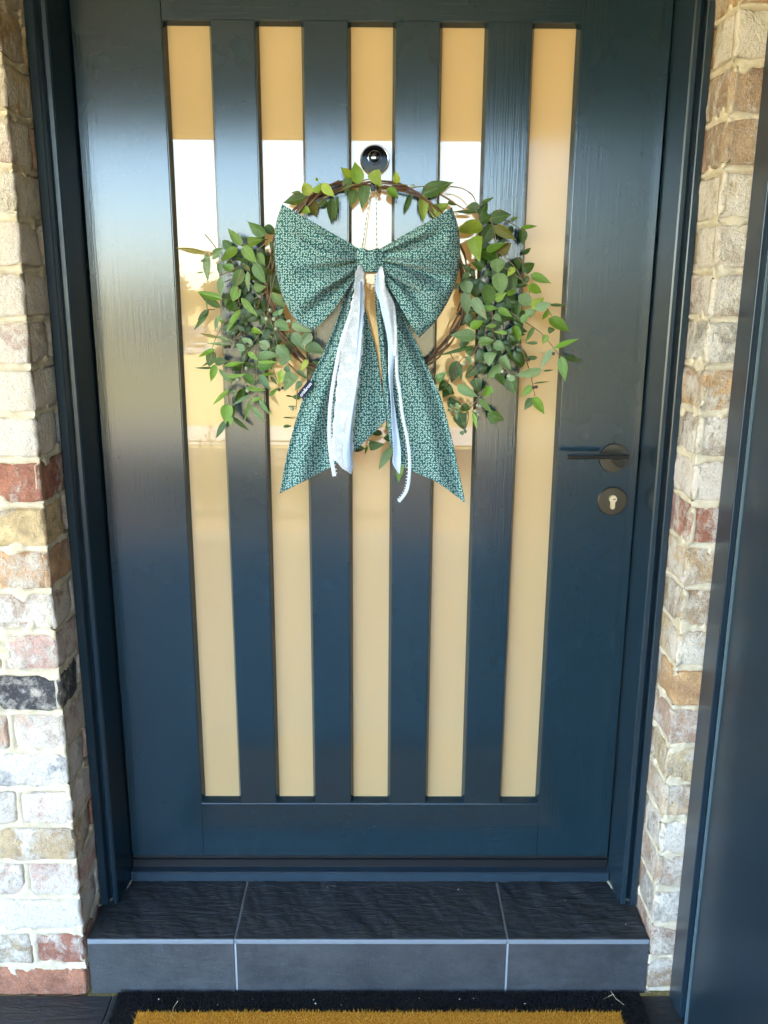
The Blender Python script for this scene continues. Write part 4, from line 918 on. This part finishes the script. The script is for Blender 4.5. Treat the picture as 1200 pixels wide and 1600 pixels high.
# ------------------------------------------------------------------ what the glass reflects: garden, field, trees, houses, a pickup
FOL = {}
def foliage(name, col):
    m = M(name); c = m.coord(); m.set(Base_Color=m.mix(m.noise(c, 1.5, 3), tuple(x*.6 for x in col), tuple(x*1.4 for x in col)), Roughness=.8); return m.m
GUM, OLIVE, SHR = foliage('gum_foliage', (.16, .14, .05)), foliage('olive_foliage', (.10, .11, .035)), foliage('shrub_foliage', (.10, .12, .05))
BARK = simple('grey_bark', (.28, .24, .19), .9)
def tree(x, y, hgt, rad, mat, label, seed, n=900, ls=.38):
    z = terrain_z(y); rnd = random.Random(seed)
    t = empty('gum_tree', (x, y, z), label=label, cat='tree', group='trees across the field')
    V, F = tube_data([(x, y, z-.2), (x+.1, y, z+hgt*.25), (x-.1, y, z+hgt*.5), (x+.15, y, z+hgt*.8)], [hgt*.03, hgt*.024, hgt*.017, .03], 7)
    cl = []
    for k in range(9):
        a = rnd.uniform(0, 6.28); rr = rad*rnd.uniform(.25, .8); c = Vector((x+rr*math.cos(a), y+rr*math.sin(a), z+hgt*rnd.uniform(.42, .9)))
        cl.append((c, rad*rnd.uniform(.28, .5)))
        tube_data([(x, y, z+hgt*rnd.uniform(.3, .5)), (x*.5+c.x*.5, y*.5+c.y*.5, c.z-.4), tuple(c)], [hgt*.012, hgt*.008, .02], 5, V, F)
    mesh('trunk', V, F, BARK, t, True)
    V, F = [], []
    for k in range(n):
        c, r_ = rnd.choice(cl); d = Vector((rnd.gauss(0, 1), rnd.gauss(0, 1), rnd.gauss(0, .7))).normalized()*r_*rnd.random()**.4
        p = c+d; a = Vector((rnd.gauss(0, 1), rnd.gauss(0, 1), rnd.gauss(0, 1))).normalized(); b = a.orthogonal().normalized(); s_ = ls*rnd.uniform(.6, 1.3); q = len(V)
        V += [p-a*s_, p+b*s_*.5, p+a*s_, p-b*s_*.5]; F.append((q, q+1, q+2, q+3))
    mesh('crown', V, F, mat, t)
def back(px, d): return (at(px, 444, d)).x       # x of what a flat mirror at the glass shows at photo column px, d metres out
tl_ = [(288, 150, 16.5, 5.2, GUM, 'tall pale gum tree mirrored in the leftmost glass strip'), (262, 158, 12.5, 4.5, OLIVE, 'broad olive tree left of the tall gum'), (318, 170, 12.4, 4.0, GUM, 'low brown tree behind the white pickup'),
       (350, 165, 13.0, 4.4, OLIVE, 'rounded olive tree right of the white pickup'), (395, 172, 13.8, 4.4, GUM, 'gum tree behind the low house'), (430, 160, 12.4, 4.6, OLIVE, 'olive tree at the right of the low house'),
       (470, 168, 13.4, 4.5, GUM, 'gum tree mirrored near the second strip right edge'), (540, 175, 12.8, 5.0, OLIVE, 'olive tree far down the field, mirrored mid door'), (600, 170, 13.6, 4.6, GUM, 'gum tree far down the field behind the viewer'),
       (660, 172, 12.8, 4.8, OLIVE, 'olive tree mirrored right of the door centre'), (725, 168, 13.6, 4.6, GUM, 'gum tree mirrored in the fourth glass strip'), (225, 165, 13.4, 4.8, GUM, 'gum tree mirrored in the left door stile')]
for k, (px, d, hh, rr, mm, lab) in enumerate(tl_): tree(back(px, d), -d, hh, rr, mm, lab, 60+k)
# low houses
def house(x, y, wd, lab, wall, seed):
    z = terrain_z(y); hs = empty('low_house', (x, y, z), label=lab, cat='house')
    box('wall', (x-wd/2, y-4, z-.3), (x+wd/2, y+4, z+2.6), wall, hs)
    prism('roof', [(y-4.8, z+2.6), (y+4.8, z+2.6), (y+.6, z+4.4), (y-.6, z+4.4)], 'x', x-wd/2-.6, x+wd/2+.6, ROOFM, hs)
    for k in range(3):
        xx = x-wd/2+wd*(k+.6)/3.4
        wn = box('window', (xx-.7, y+4.0, z+.9), (xx+.7, y+4.06, z+2.1), simple('house_window_frame', (.7, .7, .68), .5), hs)
        box('window_pane', (xx-.6, y+4.05, z+1.0), (xx+.6, y+4.08, z+2.0), BLACK, wn)
WALLW = simple('render_wall', (.6, .55, .48), .9)
house(back(262, 160), -160, 12, 'low cream house at the left end of the field', WALLW, 1)
house(back(405, 158), -158, 14, 'low cream house with grey roof among the field trees', WALLW, 2)
# white pickup
px_, pd = 310, 139
X0, Y0 = back(px_, pd), -pd; Z_ = terrain_z(Y0)
pu = empty('pickup_truck', (X0, Y0, Z_), label='white pickup truck parked at the bottom of the field', cat='truck')
WHITE = simple('white_car_paint', (.8, .8, .8), .3)
prism('body', [(X0-2.5, Z_+.45), (X0-2.5, Z_+1.0), (X0-1.3, Z_+1.12), (X0+2.6, Z_+1.12), (X0+2.6, Z_+.45)], 'y', Y0-.9, Y0+.9, WHITE, pu)
prism('cab', [(X0-1.3, Z_+1.121), (X0-.65, Z_+1.8), (X0+.9, Z_+1.8), (X0+1.05, Z_+1.121)], 'y', Y0-.8, Y0+.8, WHITE, pu)
prism('side_window', [(X0-1.02, Z_+1.2), (X0-.6, Z_+1.7), (X0+.1, Z_+1.7), (X0+.1, Z_+1.2)], 'y', Y0+.805, Y0+.82, BLACK, pu)
prism('side_window', [(X0+.2, Z_+1.2), (X0+.2, Z_+1.7), (X0+.8, Z_+1.7), (X0+.92, Z_+1.2)], 'y', Y0+.805, Y0+.82, BLACK, pu)
for dx in (-1.6, 1.6):
    for sy in (-.95, .72):
        wh = lathe('wheel', [(.40, 0), (.42, .05), (.40, .23)], (X0+dx, Y0+sy+.23, Z_+.42), RUBBER, pu, 20)
        lathe('rim', [(.23, 0), (.22, .02)], (X0+dx, Y0+sy-.001, Z_+.42), CHROME, wh, 16)
box('headlight', (X0-2.52, Y0+.5, Z_+.75), (X0-2.49, Y0+.8, Z_+.95), CHROME, pu); box('headlight', (X0-2.52, Y0-.8, Z_+.75), (X0-2.49, Y0-.5, Z_+.95), CHROME, pu)
# garden shrubs and a low rail at the porch edge
def shrub(px, d, hgt, rad, lab, seed):
    x, y = back(px, d), -d; z = terrain_z(y); rnd = random.Random(seed)
    t = empty('garden_shrub', (x, y, z), label=lab, cat='shrub', group='shrubs along the porch edge')
    V, F, W_, G = [], [], [], []
    for k in range(26):
        a = rnd.uniform(0, 6.28); rr = rad*rnd.random()**.6; tip = Vector((x+rr*math.cos(a), y+rr*math.sin(a)*.6, z+hgt*rnd.uniform(.5, 1.0)))
        P = smooth_pts([(x+rnd.uniform(-.05, .05), y, z), (x*.6+tip.x*.4, y, z+(tip.z-z)*.5), tip], 8); tube_data(P, .004, 4, V, F)
        for q in range(34):
            p = P[rnd.randrange(2, 8)]+Vector((rnd.gauss(0, .02), rnd.gauss(0, .02), rnd.gauss(0, .015))); a_ = Vector((rnd.gauss(0, 1), rnd.gauss(0, 1), rnd.gauss(.4, .7))).normalized(); b_ = a_.orthogonal().normalized(); s_ = rnd.uniform(.014, .03); i0 = len(W_)
            W_ += [p, p+a_*s_+b_*s_*.3, p+a_*s_*2, p+a_*s_-b_*s_*.3]; G.append((i0, i0+1, i0+2, i0+3))
    mesh('stems', V, F, BARK, t); mesh('foliage', W_, G, SHR, t)
for k, (px, d, hh, rr, lab) in enumerate([(338, 4.6, .62, .20, 'tallest garden shrub, mirrored in the leftmost glass strip'), (310, 4.5, .45, .20, 'leftmost garden shrub by the porch edge'), (362, 4.5, .48, .22, 'bushy garden shrub mirrored behind the first mullion'),
        (415, 4.6, .44, .26, 'low garden shrub mirrored in the second strip'), (468, 4.5, .40, .26, 'small garden shrub below the left bow tail mirror'), (250, 4.6, .46, .26, 'garden shrub mirrored in the left stile'), (530, 4.6, .38, .26, 'garden shrub mirrored left of the door centre')]):
    shrub(px, d, hh, rr, lab, 90+k)
gr = empty('garden_rail', (-2, -5.0, -.3), label='thin low garden rail on posts beyond the shrubs', cat='rail')
tube('rail', [(-3.5, -5.0, .18), (-.4, -5.0, .18)], .008, DARKMETAL, gr)
for xx in (-3.4, -2.4, -1.4, -.5): tube('post', [(xx, -5.0, -.32), (xx, -5.0, .19)], .010, DARKMETAL, gr)
